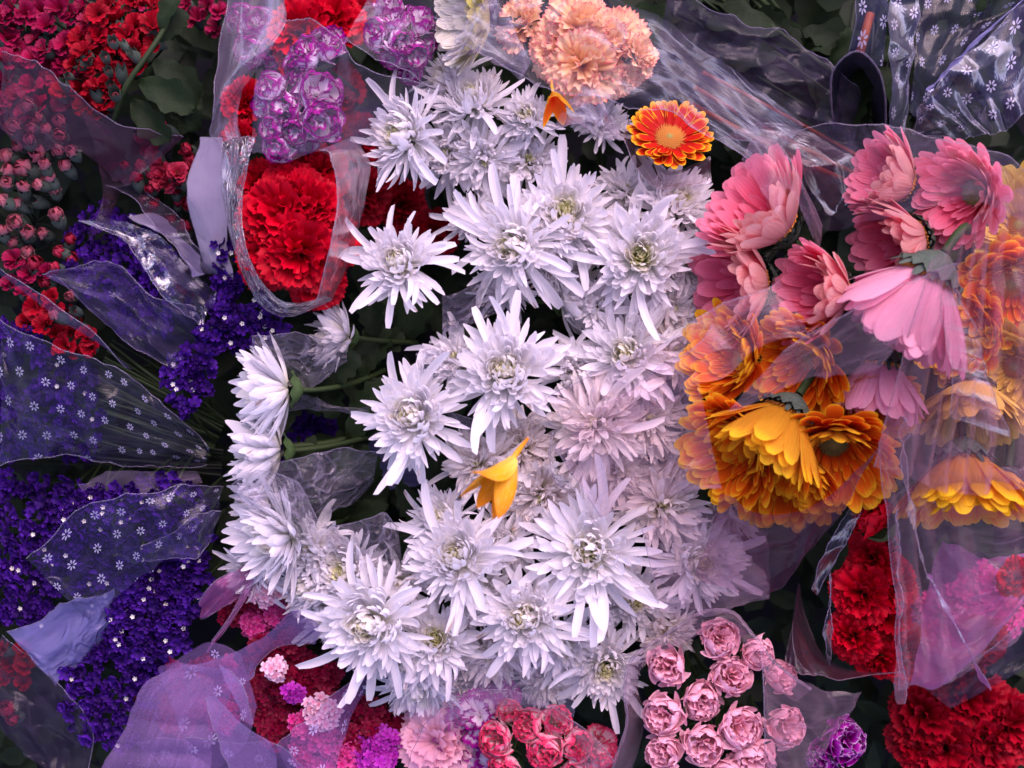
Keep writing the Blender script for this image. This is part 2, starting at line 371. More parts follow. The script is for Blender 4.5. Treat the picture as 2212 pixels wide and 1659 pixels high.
# ------------------------------------------------------------------ mesh builders
def pr_mum(t): return (0.42 + 0.58 * min(1, t / 0.6) ** 0.8) * (1 - max(0, (t - 0.78) / 0.22) ** 2.5 * 0.42)
def pr_ger(t): return (0.34 + 0.66 * min(1, t / 0.6) ** 0.9) * (1 - max(0, (t - 0.78) / 0.22) ** 2.2 * 0.5)
def pr_fan(t): return 0.16 + 0.84 * t ** 0.85
def pr_bud(t): return (0.3 + 0.7 * min(1, t / 0.5)) * (1 - max(0, (t - 0.6) / 0.4) ** 2 * 0.65)
def pr_lil(t): return math.sin(math.pi * min(1, 0.08 + 0.92 * t)) ** 0.7 + 0.02

def petal(mat, L=1.0, W=0.2, th0=60, th1=30, cup=0.3, prof=pr_mum, nu=4, nv=7, ruffle=0.0, rf=3.0, fringe=0.0, rd=0.0,
          bendpow=1.0, side=0.0, notch=0.0):
    V, UV, F = [], [], []
    ph = rnd(0, 6.28)
    px = pz = py = 0.0
    line = []
    for j in range(nv):
        t = j / (nv - 1)
        th = R_(lerp(th0, th1, t ** bendpow))
        line.append((px, py, pz, th))
        st = L / (nv - 1)
        px += math.sin(th) * st; pz += math.cos(th) * st
        py += side * st * t * 2
    def along(t):
        f = max(0.0, min(nv - 1.001, t * (nv - 1))); i = int(f); g = f - i
        a, b = line[i], line[i + 1]
        return tuple(lerp(a[k], b[k], g) for k in range(4))
    for j in range(nv):
        t = j / (nv - 1)
        wd = W * prof(t)
        for i in range(nu + 1):
            s = 2 * i / nu - 1
            te = t * (1 - rd * s * s * t)
            if j == nv - 1 and fringe: te -= fringe * (i % 2) + rnd(0, fringe * 0.5)
            if notch and t > 0.9: te -= notch * (1 - abs(s))
            x0, y0, z0, th = along(te)
            n = (-math.cos(th), math.sin(th))
            off = cup * (1 - .8 * t ** 3) * wd * s * s * 0.5
            if ruffle: off += ruffle * L * t * t * math.sin(rf * math.pi * s + ph) + ruffle * 0.4 * L * t * t * rnd(-1, 1)
            V.append((x0 + n[0] * off, y0 + s * wd * 0.5, z0 + n[1] * off))
            UV.append((i / nu, t))
    for j in range(nv - 1):
        for i in range(nu):
            a = j * (nu + 1) + i
            F.append((a, a + nu + 1, a + nu + 2, a + 1))
    return mesh_of('petal', V, F, mat, UV)

def tube_mesh(name, pts, radii, mat, n=7):
    V, F, UV = [], [], []
    m = len(pts)
    for k, p in enumerate(pts):
        a = pts[max(0, k - 1)]; b = pts[min(m - 1, k + 1)]
        d = (b - a)
        d = d.normalized() if d.length > 1e-9 else Vector((0, 0, 1))
        u = d.orthogonal().normalized() if k == 0 else (u - d * u.dot(d)).normalized()
        w_ = d.cross(u)
        for i in range(n):
            q = 2 * math.pi * i / n
            V.append(tuple(p + (u * math.cos(q) + w_ * math.sin(q)) * radii[k])); UV.append((i / n, k / (m - 1)))
    for k in range(m - 1):
        for i in range(n):
            F.append((k * n + i, k * n + (i + 1) % n, (k + 1) * n + (i + 1) % n, (k + 1) * n + i))
    return mesh_of(name, V, F, mat, UV)

def smooth_pts(pts, n=16):
    """Catmull-Rom through Vectors."""
    out = []
    m = len(pts)
    for k in range(n + 1):
        f = k / n * (m - 1); i = min(int(f), m - 2); t = f - i
        p0, p1, p2, p3 = pts[max(i - 1, 0)], pts[i], pts[i + 1], pts[min(i + 2, m - 1)]
        out.append(0.5 * ((2 * p1) + (p2 - p0) * t + (2 * p0 - 5 * p1 + 4 * p2 - p3) * t * t + (3 * p1 - p0 - 3 * p2 + p3) * t * t * t))
    return out

def leaf_mesh(mat, lobes=5, L=1.0, W=0.5, bend=30, pointed=True):
    """A lobed leaf with a folded midrib."""
    V, F, UV = [], [], []
    nv = lobes * 4 + 1
    x = z = 0.0
    for j in range(nv):
        t = j / (nv - 1)
        th = R_(lerp(90 - bend * 0.4, 90 + bend, t))
        env = math.sin(math.pi * min(1, 0.05 + t * 0.95)) ** 0.7
        ww = W * env * (0.62 + 0.38 * abs(math.sin(math.pi * lobes * t + 0.3)))
        for i, s in enumerate((-1, -0.5, 0, 0.5, 1)):
            V.append((x + abs(s) * ww * 0.25, s * ww * 0.5, z + abs(s) * ww * 0.22 + 0.03 * math.sin(9 * t + s * 3)))
            UV.append((s * 0.5 + 0.5, t))
        x += math.sin(th) * L / (nv - 1); z += math.cos(th) * L / (nv - 1)
    for j in range(nv - 1):
        for i in range(4):
            a = j * 5 + i
            F.append((a, a + 5, a + 6, a + 1))
    return mesh_of('leaf', V, F, mat, UV)

def calyx_mesh(mat, r=0.5, h=0.9, teeth=5, flare=0.15):
    V, F, UV = [], [], []
    n = teeth * 4
    rows = 7
    for j in range(rows):
        t = j / (rows - 1)
        rr = r * (0.25 + 0.75 * math.sin(min(1, t * 1.4) * math.pi / 2)) * (1 + flare * max(0, t - 0.7) * 3)
        for i in range(n):
            a = 2 * math.pi * i / n
            hh = t
            if j == rows - 1: hh += 0.28 * (1 - abs((i % 4) - 2) / 2) - 0.08
            V.append((rr * math.cos(a), rr * math.sin(a), -h + h * hh)); UV.append((i / n, t))
    for j in range(rows - 1):
        for i in range(n):
            F.append((j * n + i, j * n + (i + 1) % n, (j + 1) * n + (i + 1) % n, (j + 1) * n + i))
    F.append(tuple(reversed(range(n))))
    return mesh_of('calyx', V, F, mat, UV)

def disc_mesh(mat, r=1.0, n=170, dome=0.25, hole=0.0):
    """A dome packed with tiny pointed florets."""
    V, F = [], []
    rows, cols = 5, 20
    for j in range(rows):
        for i in range(cols):
            rr = r * 0.96 * j / (rows - 1); a = 2 * math.pi * i / cols
            V.append((rr * math.cos(a), rr * math.sin(a), dome * r * (1 - (rr / r) ** 2)))
    for j in range(rows - 1):
        for i in range(cols):
            F.append((j * cols + i, (j + 1) * cols + i, (j + 1) * cols + (i + 1) % cols, j * cols + (i + 1) % cols))
    for k in range(n):
        rr = r * math.sqrt(lerp(hole * hole, 1, (k + .5) / n)); a = k * 2.39996
        c = Vector((rr * math.cos(a), rr * math.sin(a), dome * r * (1 - (rr / r) ** 2)))
        s = r * 0.06; h = r * (0.10 + 0.12 * rr / r)
        tip = c + Vector((math.cos(a) * h * 0.8, math.sin(a) * h * 0.8, h))
        b0 = len(V)
        for q in range(4):
            w2 = q * math.pi / 2
            V.append((c.x + s * math.cos(w2), c.y + s * math.sin(w2), c.z))
        V.append(tuple(tip))
        for q in range(4): F.append((b0 + q, b0 + (q + 1) % 4, b0 + 4))
    return mesh_of('florets', V, F, mat, [(0, 0)] * len(V))

_cache = {}
def cached(key, fn, n=5):
    if key not in _cache: _cache[key] = [fn() for _ in range(n)]
    return random.choice(_cache[key])

# ------------------------------------------------------------------ stems and leaves as parts
def add_stem(root, M, to, r0=0.003, mat='stem', name='stem', z0=0.0, sag=0.02):
    """Stem from the flower's base to world point `to`, in the flower's own space."""
    Mi = M.inverted()
    sc = M.to_scale()[0]
    a = Vector((0, 0, z0)); bq = Mi @ to
    c = a + Vector((0, 0, -max(0.4, 0.0 + (bq - a).length * 0.35)))
    pts = []
    for k in range(9):
        t = k / 8
        pts.append(a * (1 - t) ** 2 + c * 2 * t * (1 - t) + bq * t * t)
    return part(name, tube_mesh(name, pts, [r0 / sc] * 9, MAT[mat], 6), Matrix.Identity(4), root)

def add_leaf(root, M, pos, az, L, tilt=20, roll=0, mat='leaf'):
    Mi = M.inverted()
    me = cached('leaf' + mat, lambda: leaf_mesh(MAT[mat], random.choice((3, 4, 5)), 1.0, rnd(0.5, 0.65), rnd(15, 45)), 6)
    Mw = Matrix.Translation(pos) @ Matrix.Rotation(R_(az), 4, 'Z') @ Matrix.Rotation(R_(-tilt), 4, 'Y') @ Matrix.Rotation(R_(roll), 4, 'X') @ Matrix.Diagonal((L, L, L, 1))
    return part('leaf', me, Mi @ Mw, root)

def petal_matrix(phi, r0, z0, dth, sc, wsc=1.0, droll=0.0):
    return (Matrix.Rotation(phi, 4, 'Z') @ Matrix.Translation((r0, 0, z0)) @ Matrix.Rotation(dth, 4, 'Y')
            @ Matrix.Rotation(droll, 4, 'X') @ Matrix.Diagonal((sc, sc * wsc, sc, 1)))

# ------------------------------------------------------------------ chrysanthemums
def mum(u, v, R, az, tilt, z, style, label, strays=6, stem_to=None, leaves=1, mat='mum', core=True, group='white chrysanthemums heaped in the middle'):
    a, t = R_(az), R_(tilt)
    ax = Vector((math.cos(a) * math.sin(t), math.sin(a) * math.sin(t), math.cos(t)))
    Rm = M_(R, z) * 1.06
    c = P(u, v, z) - ax * Rm * 0.30
    M = axis_matrix(c, az, tilt, rnd(0, 6.28), Rm)
    root = tag(empty('chrysanthemum', M), label, 'flower', group)
    mi = 'mum_in' if mat == 'mum' else mat
    wild, lean = rnd(.3, 1.3), rnd(0, 6.28)
    # bands of petals: class, theta from, to, count, length from, to
    if style == 'open':
        bands = [('core', 1, 34, 56, .20, .32), ('in', 30, 46, 44, .36, .5), ('mid', 42, 72, 84, .56, .84), ('out', 64, 104, 66, .76, .98)]
    elif style == 'ball':
        bands = [('core', 1, 22, 34, .34, .42), ('in', 14, 38, 50, .44, .58), ('ball', 30, 72, 100, .56, .88), ('out', 60, 108, 70, .74, .98)]
    elif style == 'spider':
        bands = [('core', 1, 22, 30, .30, .38), ('in', 14, 38, 36, .4, .56), ('mid', 34, 72, 72, .56, .88), ('long', 56, 106, 66, .8, 1.12)]
    elif style == 'side':
        bands = [('in', 4, 20, 16, .8, .95), ('side', 16, 32, 36, 1.0, 1.15), ('side', 28, 54, 56, .95, 1.2)]
    else:  # messy
        bands = [('core', 2, 14, 8, .26, .32), ('messy', 10, 40, 40, .42, .7), ('messy', 38, 76, 64, .6, .9), ('out', 60, 102, 46, .8, 1.0)]
    for name, t0, t1, n, l0, l1 in bands:
        for k in range(n):
            f = (k + rnd(0, .9)) / n
            rough = wild * (0.35 if name == 'core' else 1.0)
            phi = k * 2.39996 + rnd(-.2, .2) * (1 + rough)
            th = lerp(t0, t1, f) + rnd(-5, 5) * (1 + 1.6 * rough) + 9 * wild * math.sin(phi - lean)
            L = lerp(l0, l1, f) * rnd(0.88 - .14 * rough, 1.1 + .08 * rough)
            if name == 'core':
                me = cached(('core',), lambda: petal(MAT['mum_core'], W=rnd(.32, .42), th0=4, th1=-45, cup=.9, nu=2, nv=5), 5)
            elif name == 'in':
                me = cached(('in', mi), lambda: petal(MAT[mi], W=rnd(.30, .38), th0=8, th1=rnd(-70, -40), cup=.8, nv=7, rd=.12), 6)
            elif name == 'ball':
                me = cached(('ball', mat), lambda: petal(MAT[mat], W=rnd(.17, .23), th0=18, th1=rnd(-95, -45), cup=.6, side=rnd(-.15, .15), rd=.12), 9)
            elif name == 'mid':
                me = cached(('mid', mat), lambda: petal(MAT[mat], W=rnd(.16, .22), th0=18, th1=rnd(-100, -20), cup=.6, side=rnd(-.18, .18), rd=.12), 12)
            elif name == 'out':
                me = cached(('out', mat), lambda: petal(MAT[mat], W=rnd(.125, .175), th0=8, th1=rnd(-120, 40), cup=.65, side=rnd(-.3, .3), rd=.1, bendpow=rnd(.8, 1.8)), 14)
            elif name == 'long':
                me = cached(('long', mat), lambda: petal(MAT[mat], W=rnd(.10, .145), th0=6, th1=rnd(-120, 60), cup=.7, side=rnd(-.4, .4), nv=9, rd=.1, bendpow=rnd(.8, 2)), 16)
            elif name == 'side':
                me = cached(('side', mat), lambda: petal(MAT[mat], W=rnd(.17, .22), th0=24, th1=rnd(-32, 6), cup=.7, side=rnd(-.08, .08), nv=9, rd=.1), 9)
            else:
                me = cached(('messy', mat), lambda: petal(MAT[mat], W=rnd(.17, .24), th0=rnd(0, 20), th1=rnd(-120, 60), cup=rnd(.5, 1.1), side=rnd(-.45, .45), ruffle=.04, rd=.1, bendpow=rnd(.8, 2)), 18)
            thr = R_(th)
            rb = 0.17
            part('petal', me, petal_matrix(phi, rb * math.sin(thr), rb * math.cos(thr) - 0.05, thr, L, rnd(.75, 1.15), rnd(-.3, .3) * (1 + rough)), root)
    for k in range(strays):
        me = cached(('stray', mat), lambda: petal(MAT[mat], W=rnd(.11, .15), th0=0, th1=rnd(-90, 70), cup=rnd(.6, 1.2), side=rnd(-.5, .5), nv=10, bendpow=rnd(1, 2.5)), 14)
        th = R_(rnd(58, 104))
        part('petal', me, petal_matrix(rnd(0, 6.28), .15, -0.03, th, rnd(1.05, 1.45), rnd(.9, 1.25), rnd(-.5, .5)), root)
    part('calyx', cached('calyx_mum', lambda: calyx_mesh(MAT['calyx'], .26, .22, 9, .5), 1), Matrix.Translation((0, 0, -0.02)), root)
    to = stem_to if stem_to else c - ax * 0.08 + Vector((rnd(-.03, .03), rnd(-.03, .03), -0.22))
    add_stem(root, M, to, 0.0028, 'stem', z0=-.2)
    for k in range(leaves):
        f = rnd(.3, .9)
        add_leaf(root, M, c.lerp(to, f), rnd(0, 360), rnd(.045, .075), rnd(-10, 35))
    return root

# u, v, R, az, tilt, z, style, label, strays, mat
MUMS = [
 (1015,205,88,110,40,.030,'ball','white closed chrysanthemum half under the clear film, straggly petals reaching up-left',5,'mum'),
 (955,165,70,150,55,.000,'spider','white chrysanthemum with petals flung sideways beside the cream gerbera',8,'mum'),
 (850,287,102,165,48,.055,'open','white chrysanthemum turned sideways with a yellow heart, near the purple-edged carnations',12,'mum'),
 (1140,245,62,110,20,.035,'ball','small tight white chrysanthemum bud ball beside the orange lily scrap',1,'mum'),
 (960,330,88,200,30,.010,'messy','wilting white chrysanthemum with brown flecked petals below the tight ball',4,'mum'),
 (1045,350,84,260,25,.022,'messy','drooping white chrysanthemum wedged above the long spidery one',4,'mum'),
 (1145,340,86,60,25,.012,'messy','loose white chrysanthemum with tangled petals under the small ball bud',5,'mum'),
 (1222,455,112,80,14,.045,'open','broad white chrysanthemum with a green-yellow eye, uppermost of the open ones',7,'mum'),
 (1100,535,112,200,20,.060,'spider','white spidery chrysanthemum whose long petals cross the dark gap beside the red carnations',14,'mum'),
 (1385,548,118,100,10,.055,'open','large white chrysanthemum with a pale green eye, next to the hot pink gerberas',8,'mum'),
 (1470,430,92,50,30,.020,'spider','white chrysanthemum with thin curling petals under the red-orange gerbera',9,'mum'),
 (1350,400,70,100,35,-.01,'messy','shaded white chrysanthemum hidden below the red-orange gerbera wrap',5,'mum'),
 (858,560,92,125,22,.080,'ball','white chrysanthemum ball with long drooping spider petals, below the red carnation mass',18,'mum'),
 (1235,650,84,0,72,-.015,'side','greyish chrysanthemum seen from the back in a shaded gap',1,'mum'),
 (1085,640,60,250,60,.000,'messy','bedraggled white chrysanthemum tufts hanging under the spidery one',6,'mum'),
 (1455,665,96,20,25,.010,'messy','ragged white chrysanthemum pressed against the pink gerberas',5,'mum'),
 (1352,762,112,120,14,.045,'spider','white chrysanthemum with curled broad petals left of the orange gerberas',9,'mum'),
 (1092,800,122,100,10,.095,'ball','big domed white chrysanthemum with a small lime eye, the fullest of all',7,'mum'),
 (978,765,76,130,35,.030,'messy','small white chrysanthemum under crinkled film behind the big dome',4,'mum'),
 (885,898,112,150,16,.090,'ball','full white chrysanthemum with a greenish eye and one long petal pointing at the dark leaves',9,'mum'),
 (595,840,104,178,82,.030,'side','white chrysanthemum in profile, cup opening towards the violet statice',1,'mum'),
 (580,975,100,182,78,.010,'side','second white chrysanthemum in profile, just under the first profile one',1,'mum'),
 (735,725,74,172,72,-.01,'side','half hidden white chrysanthemum in profile under the tip of the red bouquet',1,'mum'),
 (1280,915,112,150,14,.050,'messy','cream-white chrysanthemum under the diagonal film crease',7,'mum_beige'),
 (1405,905,92,20,20,.020,'messy','blush-lit white chrysanthemum veiled by pink film beside the orange gerberas',5,'mum_beige'),
 (1130,955,84,90,30,.020,'messy','white chrysanthemum just above the golden lily',4,'mum_beige'),
 (1025,1000,80,160,25,.040,'messy','beige wilted chrysanthemum left of the golden lily',6,'mum_beige'),
 (1165,1075,92,250,22,.030,'messy','cream chrysanthemum right of the golden lily with folded petals',5,'mum_beige'),
 (1270,1060,78,60,30,.010,'messy','small white chrysanthemum beside a brown-red stain in the film',4,'mum'),
 (1435,1085,98,60,18,.020,'messy','blushing cream chrysanthemum below the orange gerberas fringe',4,'mum_beige'),
 (1480,990,80,20,30,-.01,'messy','dim pinkish chrysanthemum pressed behind the orange gerberas',3,'mum_beige'),
 (600,1160,104,185,50,.035,'side','white chrysanthemum hanging left over the dark gap, outermost of the lower cluster',4,'mum'),
 (560,1085,70,170,60,.000,'side','partly covered white chrysanthemum under lower crumpled cellophane',2,'mum'),
 (735,1235,92,160,22,.040,'open','white chrysanthemum with yellow heart and a bruise under crumpled cellophane',7,'mum'),
 (655,1270,78,200,38,.020,'spider','ragged white chrysanthemum over the dark pink sweet william',7,'mum'),
 (980,1200,108,120,24,.070,'ball','white chrysanthemum with backswept outer petals in the middle of the lower cluster',10,'mum'),
 (950,1115,78,130,40,.040,'spider','white chrysanthemum with forked straggly petals below the dark leafy hole',8,'mum'),
 (1275,1190,126,100,10,.075,'spider','largest white spider chrysanthemum with a long petal reaching right',12,'mum'),
 (1520,1215,104,30,15,.010,'open','dim white chrysanthemum with olive eye, veiled by mauve film',6,'mum'),
 (790,1350,122,190,20,.080,'ball','full white chrysanthemum leaning over the crimson sweet william',9,'mum'),
 (940,1380,92,90,14,.050,'open','white chrysanthemum with creamy heart between two fuller ones',7,'mum'),
 (1135,1335,104,110,10,.075,'ball','white chrysanthemum with tight swirling centre and long lower petals',11,'mum'),
 (1375,1290,92,60,12,.010,'open','white chrysanthemum with two-tone lime eye behind the largest spider one',7,'mum'),
 (1055,1425,72,250,25,.015,'messy','small cream chrysanthemum tucked low under the swirling one',4,'mum_beige'),
 (1312,1450,90,280,14,.020,'open','flat daisy-like chrysanthemum with large lime centre by the soft pink carnations',9,'mum'),
 (900,1500,82,250,45,.015,'spider','lowest white chrysanthemum, pointed petals hanging over the crimson bunch',9,'mum'),
 (1000,1490,70,280,35,-.01,'messy','white chrysanthemum veiled by film above the frilly pink carnation',4,'mum_beige'),
 (1610,1110,72,320,40,-.02,'spider','faded chrysanthemum with hair-like petals below the orange gerberas',8,'mum_beige'),
 (1300,260,66,90,25,-.01,'messy','veiled white chrysanthemum beside the red-orange gerbera',3,'mum'),
 (1300,655,72,40,20,.015,'messy','small loose chrysanthemum in the shade right of the backward one',5,'mum'),
 (1195,590,62,270,30,.005,'messy','shaded tuft of white chrysanthemum between the spidery and the large pale-green eyed ones',5,'mum'),
 (1500,560,78,30,35,.005,'spider','veiled chrysanthemum pressed beside the second pink gerbera',6,'mum'),
 (1240,810,70,300,25,.020,'messy','small rumpled chrysanthemum between the big dome and the curled one',5,'mum'),
 (1340,1010,80,40,18,.015,'messy','rumpled blush chrysanthemum right of the crumpled scrap',6,'mum_beige'),
 (1090,1180,74,200,25,.020,'messy','small tangled chrysanthemum between the backswept one and the largest spider one',6,'mum'),
 (860,1270,76,230,25,.025,'spider','spidery chrysanthemum in the notch above the leaning full one',9,'mum'),
 (700,1330,74,210,35,.010,'spider','drooping chrysanthemum tips left of the leaning full one',8,'mum'),
 (1040,1290,76,300,20,.030,'messy','flattened chrysanthemum with one thick horizontal petal',6,'mum'),
 (1215,1400,78,290,25,.025,'spider','drooping spidery chrysanthemum right of the swirling one',9,'mum'),
 (870,1440,80,240,30,.030,'messy','shaggy chrysanthemum under the creamy-hearted one',8,'mum'),
 (1450,1380,66,330,30,.000,'messy','veiled chrysanthemum tucked against the mauve film arch',4,'mum_beige'),
 (1180,1480,66,280,35,-.01,'messy','faded chrysanthemum under film above the frilly magenta-rimmed carnation',5,'mum_beige'),
 (530,1235,70,200,45,.010,'spider','ragged petals hanging lowest on the left of the outermost lower chrysanthemum',8,'mum'),
 (660,1180,76,150,30,.030,'messy','crumpled chrysanthemum under the filmy wrap at lower left',6,'mum'),
 (1460,760,80,40,25,.020,'messy','blush-tinted chrysanthemum nearest the upper orange gerbera',6,'mum_beige'),
 (1010,470,60,200,30,.010,'messy','small white tuft above the spidery chrysanthemum',6,'mum'),
 (1300,500,66,60,20,.015,'messy','small white chrysanthemum wedged between two open ones',5,'mum'),
]
STEMS = {20: P(830, 800, -.06), 21: P(840, 930, -.07), 22: P(900, 740, -.07), 31: P(760, 1110, -.08), 32: P(720, 1070, -.08)}
for i, (u, v, R, az, ti, z, st, lb, sy, mt) in enumerate(MUMS):
    mum(u, v, R, az, ti, z, st, lb, sy, STEMS.get(i), 4 if i in STEMS else 2, mt)

# ------------------------------------------------------------------ gerberas
def gerbera(u, v, R, az, tilt, z, mat, label, cup=62, n=24, disc='disc_orange', stem_to=None, calyx=True, cl=-25, face=0.3, Wd=.27, group=None, inner=True, dsc=1.0):
    a, t = R_(az), R_(tilt)
    ax = Vector((math.cos(a) * math.sin(t), math.sin(a) * math.sin(t), math.cos(t)))
    Rm = M_(R, z)
    c = P(u, v, z)
    M = axis_matrix(c, az, tilt, rnd(0, 6.28), Rm)
    root = tag(empty('gerbera', M), label, 'flower', group)
    for ring, (cnt, th, L, W) in enumerate(((n + 8, cup, 1.0, Wd), (n + 5, cup - 8, .95, Wd), (n + 3, cup - 15, .86, Wd), (int(n * .9), cup - 24, .58, Wd * .8), (int(n * .9), cup - 30, .38, Wd * .6)) if inner else ((n, cup, 1.0, Wd), (n, cup - 9, .93, Wd))):
        for k in range(cnt):
            phi = (k + .5 * ring) / cnt * 2 * math.pi + rnd(-.07, .07)
            me = cached(('ger', mat, Wd, cl), lambda: petal(MAT[mat], W=rnd(.9, 1.1) * Wd, th0=6, th1=cl * rnd(.5, 1.4), cup=rnd(.15, .4), prof=pr_ger, nu=4, nv=8, side=rnd(-.06, .06), rd=.05, notch=rnd(0, .03)), 9)
            part('petal', me, petal_matrix(phi, .15, 0, R_(th + rnd(-6, 6)), L * rnd(.92, 1.05), W / Wd * rnd(.9, 1.1), rnd(-.18, .18)), root)
    d = part('disc', cached(('disc', disc), lambda: disc_mesh(MAT[disc], .27, 190), 1), Matrix.Translation((0, 0, .05)) @ Matrix.Diagonal((dsc, dsc, 1, 1)), root)
    d['kind'] = 'stuff'
    me = cached(('disc2', 'g'), lambda: disc_mesh(MAT['disc_green'], .12, 60, .4), 1)
    e = part('disc_eye', me, Matrix.Translation((0, 0, .09)), root); e['kind'] = 'stuff'
    if calyx:
        part('calyx', cached('calyx_ger', lambda: calyx_mesh(MAT['calyx_grey'], .24, .22, 14, .5), 1), Matrix.Translation((0, 0, .02)), root)
        for k in range(14):
            me = cached('bract', lambda: petal(MAT['calyx_grey'], W=rnd(.2, .26), th0=0, th1=-20, cup=.5, nu=2, nv=5), 4)
            part('bract', me, petal_matrix(k / 14 * 6.283, .18, -.10, R_(cup + 4 + rnd(-5, 8)), rnd(.22, .34)), root)
    to = stem_to if stem_to else c - ax * 0.10 + Vector((0, 0, -0.16))
    add_stem(root, M, to, 0.0042, 'stem', z0=-.22)
    return root

GP = 'pink gerberas wrapped on the right'
GO = 'orange gerberas wrapped on the right'
gerbera(1690,500,172,140,66,.070,'pink','pink gerbera fanning upward, nearest the red-orange gerbera',50,24,group=GP,stem_to=P(1900,560,-.12))
gerbera(1650,608,160,186,70,.055,'pink','pink gerbera fanning straight towards the white chrysanthemums',52,24,group=GP,stem_to=P(1900,620,-.12))
gerbera(1822,635,150,178,66,.095,'pink','pink gerbera in the middle of the wrapped bunch, cup facing the white flowers',48,22,group=GP,stem_to=P(2000,640,-.1))
gerbera(1965,405,135,160,74,.045,'pink','pink gerbera showing its olive back, below the loop of black film',46,22,group=GP,stem_to=P(2150,520,-.1))
gerbera(2110,415,135,192,50,.070,'pink','pink gerbera with its green-gold disc showing through the film',58,22,disc='disc_green',group=GP,stem_to=P(2150,560,-.08))
gerbera(1990,512,150,196,72,.060,'pink','pink gerbera tucked under the one with the visible disc',46,22,group=GP,stem_to=P(2120,560,-.1))
gerbera(2015,585,225,238,96,.135,'pink_pale','pale pink gerbera seen from behind with grey-green calyx on top',44,22,group=GP,stem_to=P(2090,500,.10),Wd=.26,cl=-22,calyx=True)
gerbera(1905,775,150,262,88,.090,'pink_pale','pale mauve-pink gerbera hanging over the orange blooms',38,18,group=GP,Wd=.28,stem_to=P(1960,650,.02))
gerbera(1446,300,86,88,32,.035,'redorange','red-orange gerbera facing up with yellow petal tips in its own wrap',80,30,group='gerberas at the edge of the white bunch',cl=-22,inner=False,dsc=1.5)
gerbera(1610,780,135,170,48,.060,'orange','orange gerbera with yellow tips just below the pink ones',52,22,group=GO,stem_to=P(1700,820,-.1))
gerbera(1752,768,145,212,45,.070,'orange','orange gerbera under the middle pink gerbera',56,22,group=GO,stem_to=P(1800,900,-.1))
gerbera(1620,950,150,205,50,.070,'orange','deep orange gerbera furthest towards the white chrysanthemums',54,24,group=GO,stem_to=P(1700,900,-.1))
gerbera(1705,885,185,236,78,.100,'orange','orange gerbera showing its mustard-yellow back and fiery fringe',44,24,group=GO,stem_to=P(1780,800,-.05),cl=-28)
gerbera(1800,950,155,262,38,.080,'orange','orange gerbera facing down with olive disc',60,26,disc='disc_green',group=GO)
gerbera(1860,850,125,290,40,.060,'orange','orange gerbera half under the mauve-pink one',56,22,group=GO)
gerbera(1700,990,150,262,52,.050,'orange','yellow-tipped gerbera fringe lowest under the orange ones',48,24,group=GO)
gerbera(2080,980,185,268,76,.070,'orange','orange gerbera hanging straight down behind pleated film',46,26,group=GO,cl=-20)
gerbera(2100,830,150,262,66,.050,'yellow','pale yellow gerbera blurred behind pleated pink film',50,22,group=GO)
gerbera(2185,610,145,235,30,.060,'orange','orange gerbera with gold tips cut by the frame edge',62,24,group=GO)
gerbera(2205,490,130,150,35,.050,'yellow','yellow gerbera cut by the frame edge above the orange one',58,24,group=GO)
gerbera(2195,790,125,200,35,.050,'yellow','small yellow gerbera cut by the frame edge below the orange one',58,22,group=GO)
gerbera(2175,1025,80,250,60,.060,'orange','small orange gerbera tip beside the hanging one',50,20,group=GO)
gerbera(2095,705,130,200,40,.030,'orange','orange gerbera glowing through the pleats right of the grey-green calyx',56,22,group=GO)
gerbera(1050,45,118,183,62,.045,'cream','cream gerbera in profile with olive back at the top',58,26,disc='disc_green',group='gerberas at the edge of the white bunch',stem_to=P(1200,-40,-.05),cl=-30)

# orange lily scraps and golden lily
def lily(u, v, R, az, tilt, z, mat, label, n=6, spread=24, phis=None):
    M = axis_matrix(P(u, v, z), az, tilt, 0.6, M_(R, z))
    root = tag(empty('lily', M), label, 'flower')
    for k in range(n):
        me = petal(MAT[mat], W=rnd(.34, .42), th0=24, th1=(65 if k == 1 else rnd(-26, -2)), cup=.6, prof=pr_lil, nu=5, nv=11, side=rnd(-.1, .1))
        part('petal', me, petal_matrix(k / n * 6.283, .03, 0, R_(spread * .3), rnd(.85, 1.05), 1, rnd(-.2, .2)), root)
    part('stem', tube_mesh('stem', [Vector((0, 0, .1)), Vector((0, 0, -.15)), Vector((.05, 0, -.35))], [.05, .04, .02], MAT['gold'], 7), Matrix.Identity(4), root)
    return root
lily(1110,988,150,236,76,.17,'gold','golden yellow lily bloom fallen on the white chrysanthemums')
lily(1195,198,80,285,75,.075,'orange','orange curled lily scrap under the rim of the peach bouquet film', 4, 60)

# ------------------------------------------------------------------ carnations
def carnation_petals(root, mat, n=34, flat=False, sc=1.0):
    for k in range(n):
        f = (k + .5) / n
        th = lerp(4, 86 if not flat else 96, f ** .8) + rnd(-8, 8)
        me = cached(('carn', mat), lambda: petal(MAT[mat], W=rnd(.75, 1.0), th0=0, th1=rnd(-10, 35), cup=rnd(.1, .45), prof=pr_fan, nu=14, nv=6, ruffle=rnd(.05, .09), rf=rnd(2.2, 4), fringe=.07, rd=.22), 9)
        part('petal', me, petal_matrix(k * 2.39996, .05 * math.sin(R_(th)), -.25, R_(th), lerp(.88, 1.0, f) * rnd(.85, 1.08) * sc, 1, rnd(-.5, .5)), root)

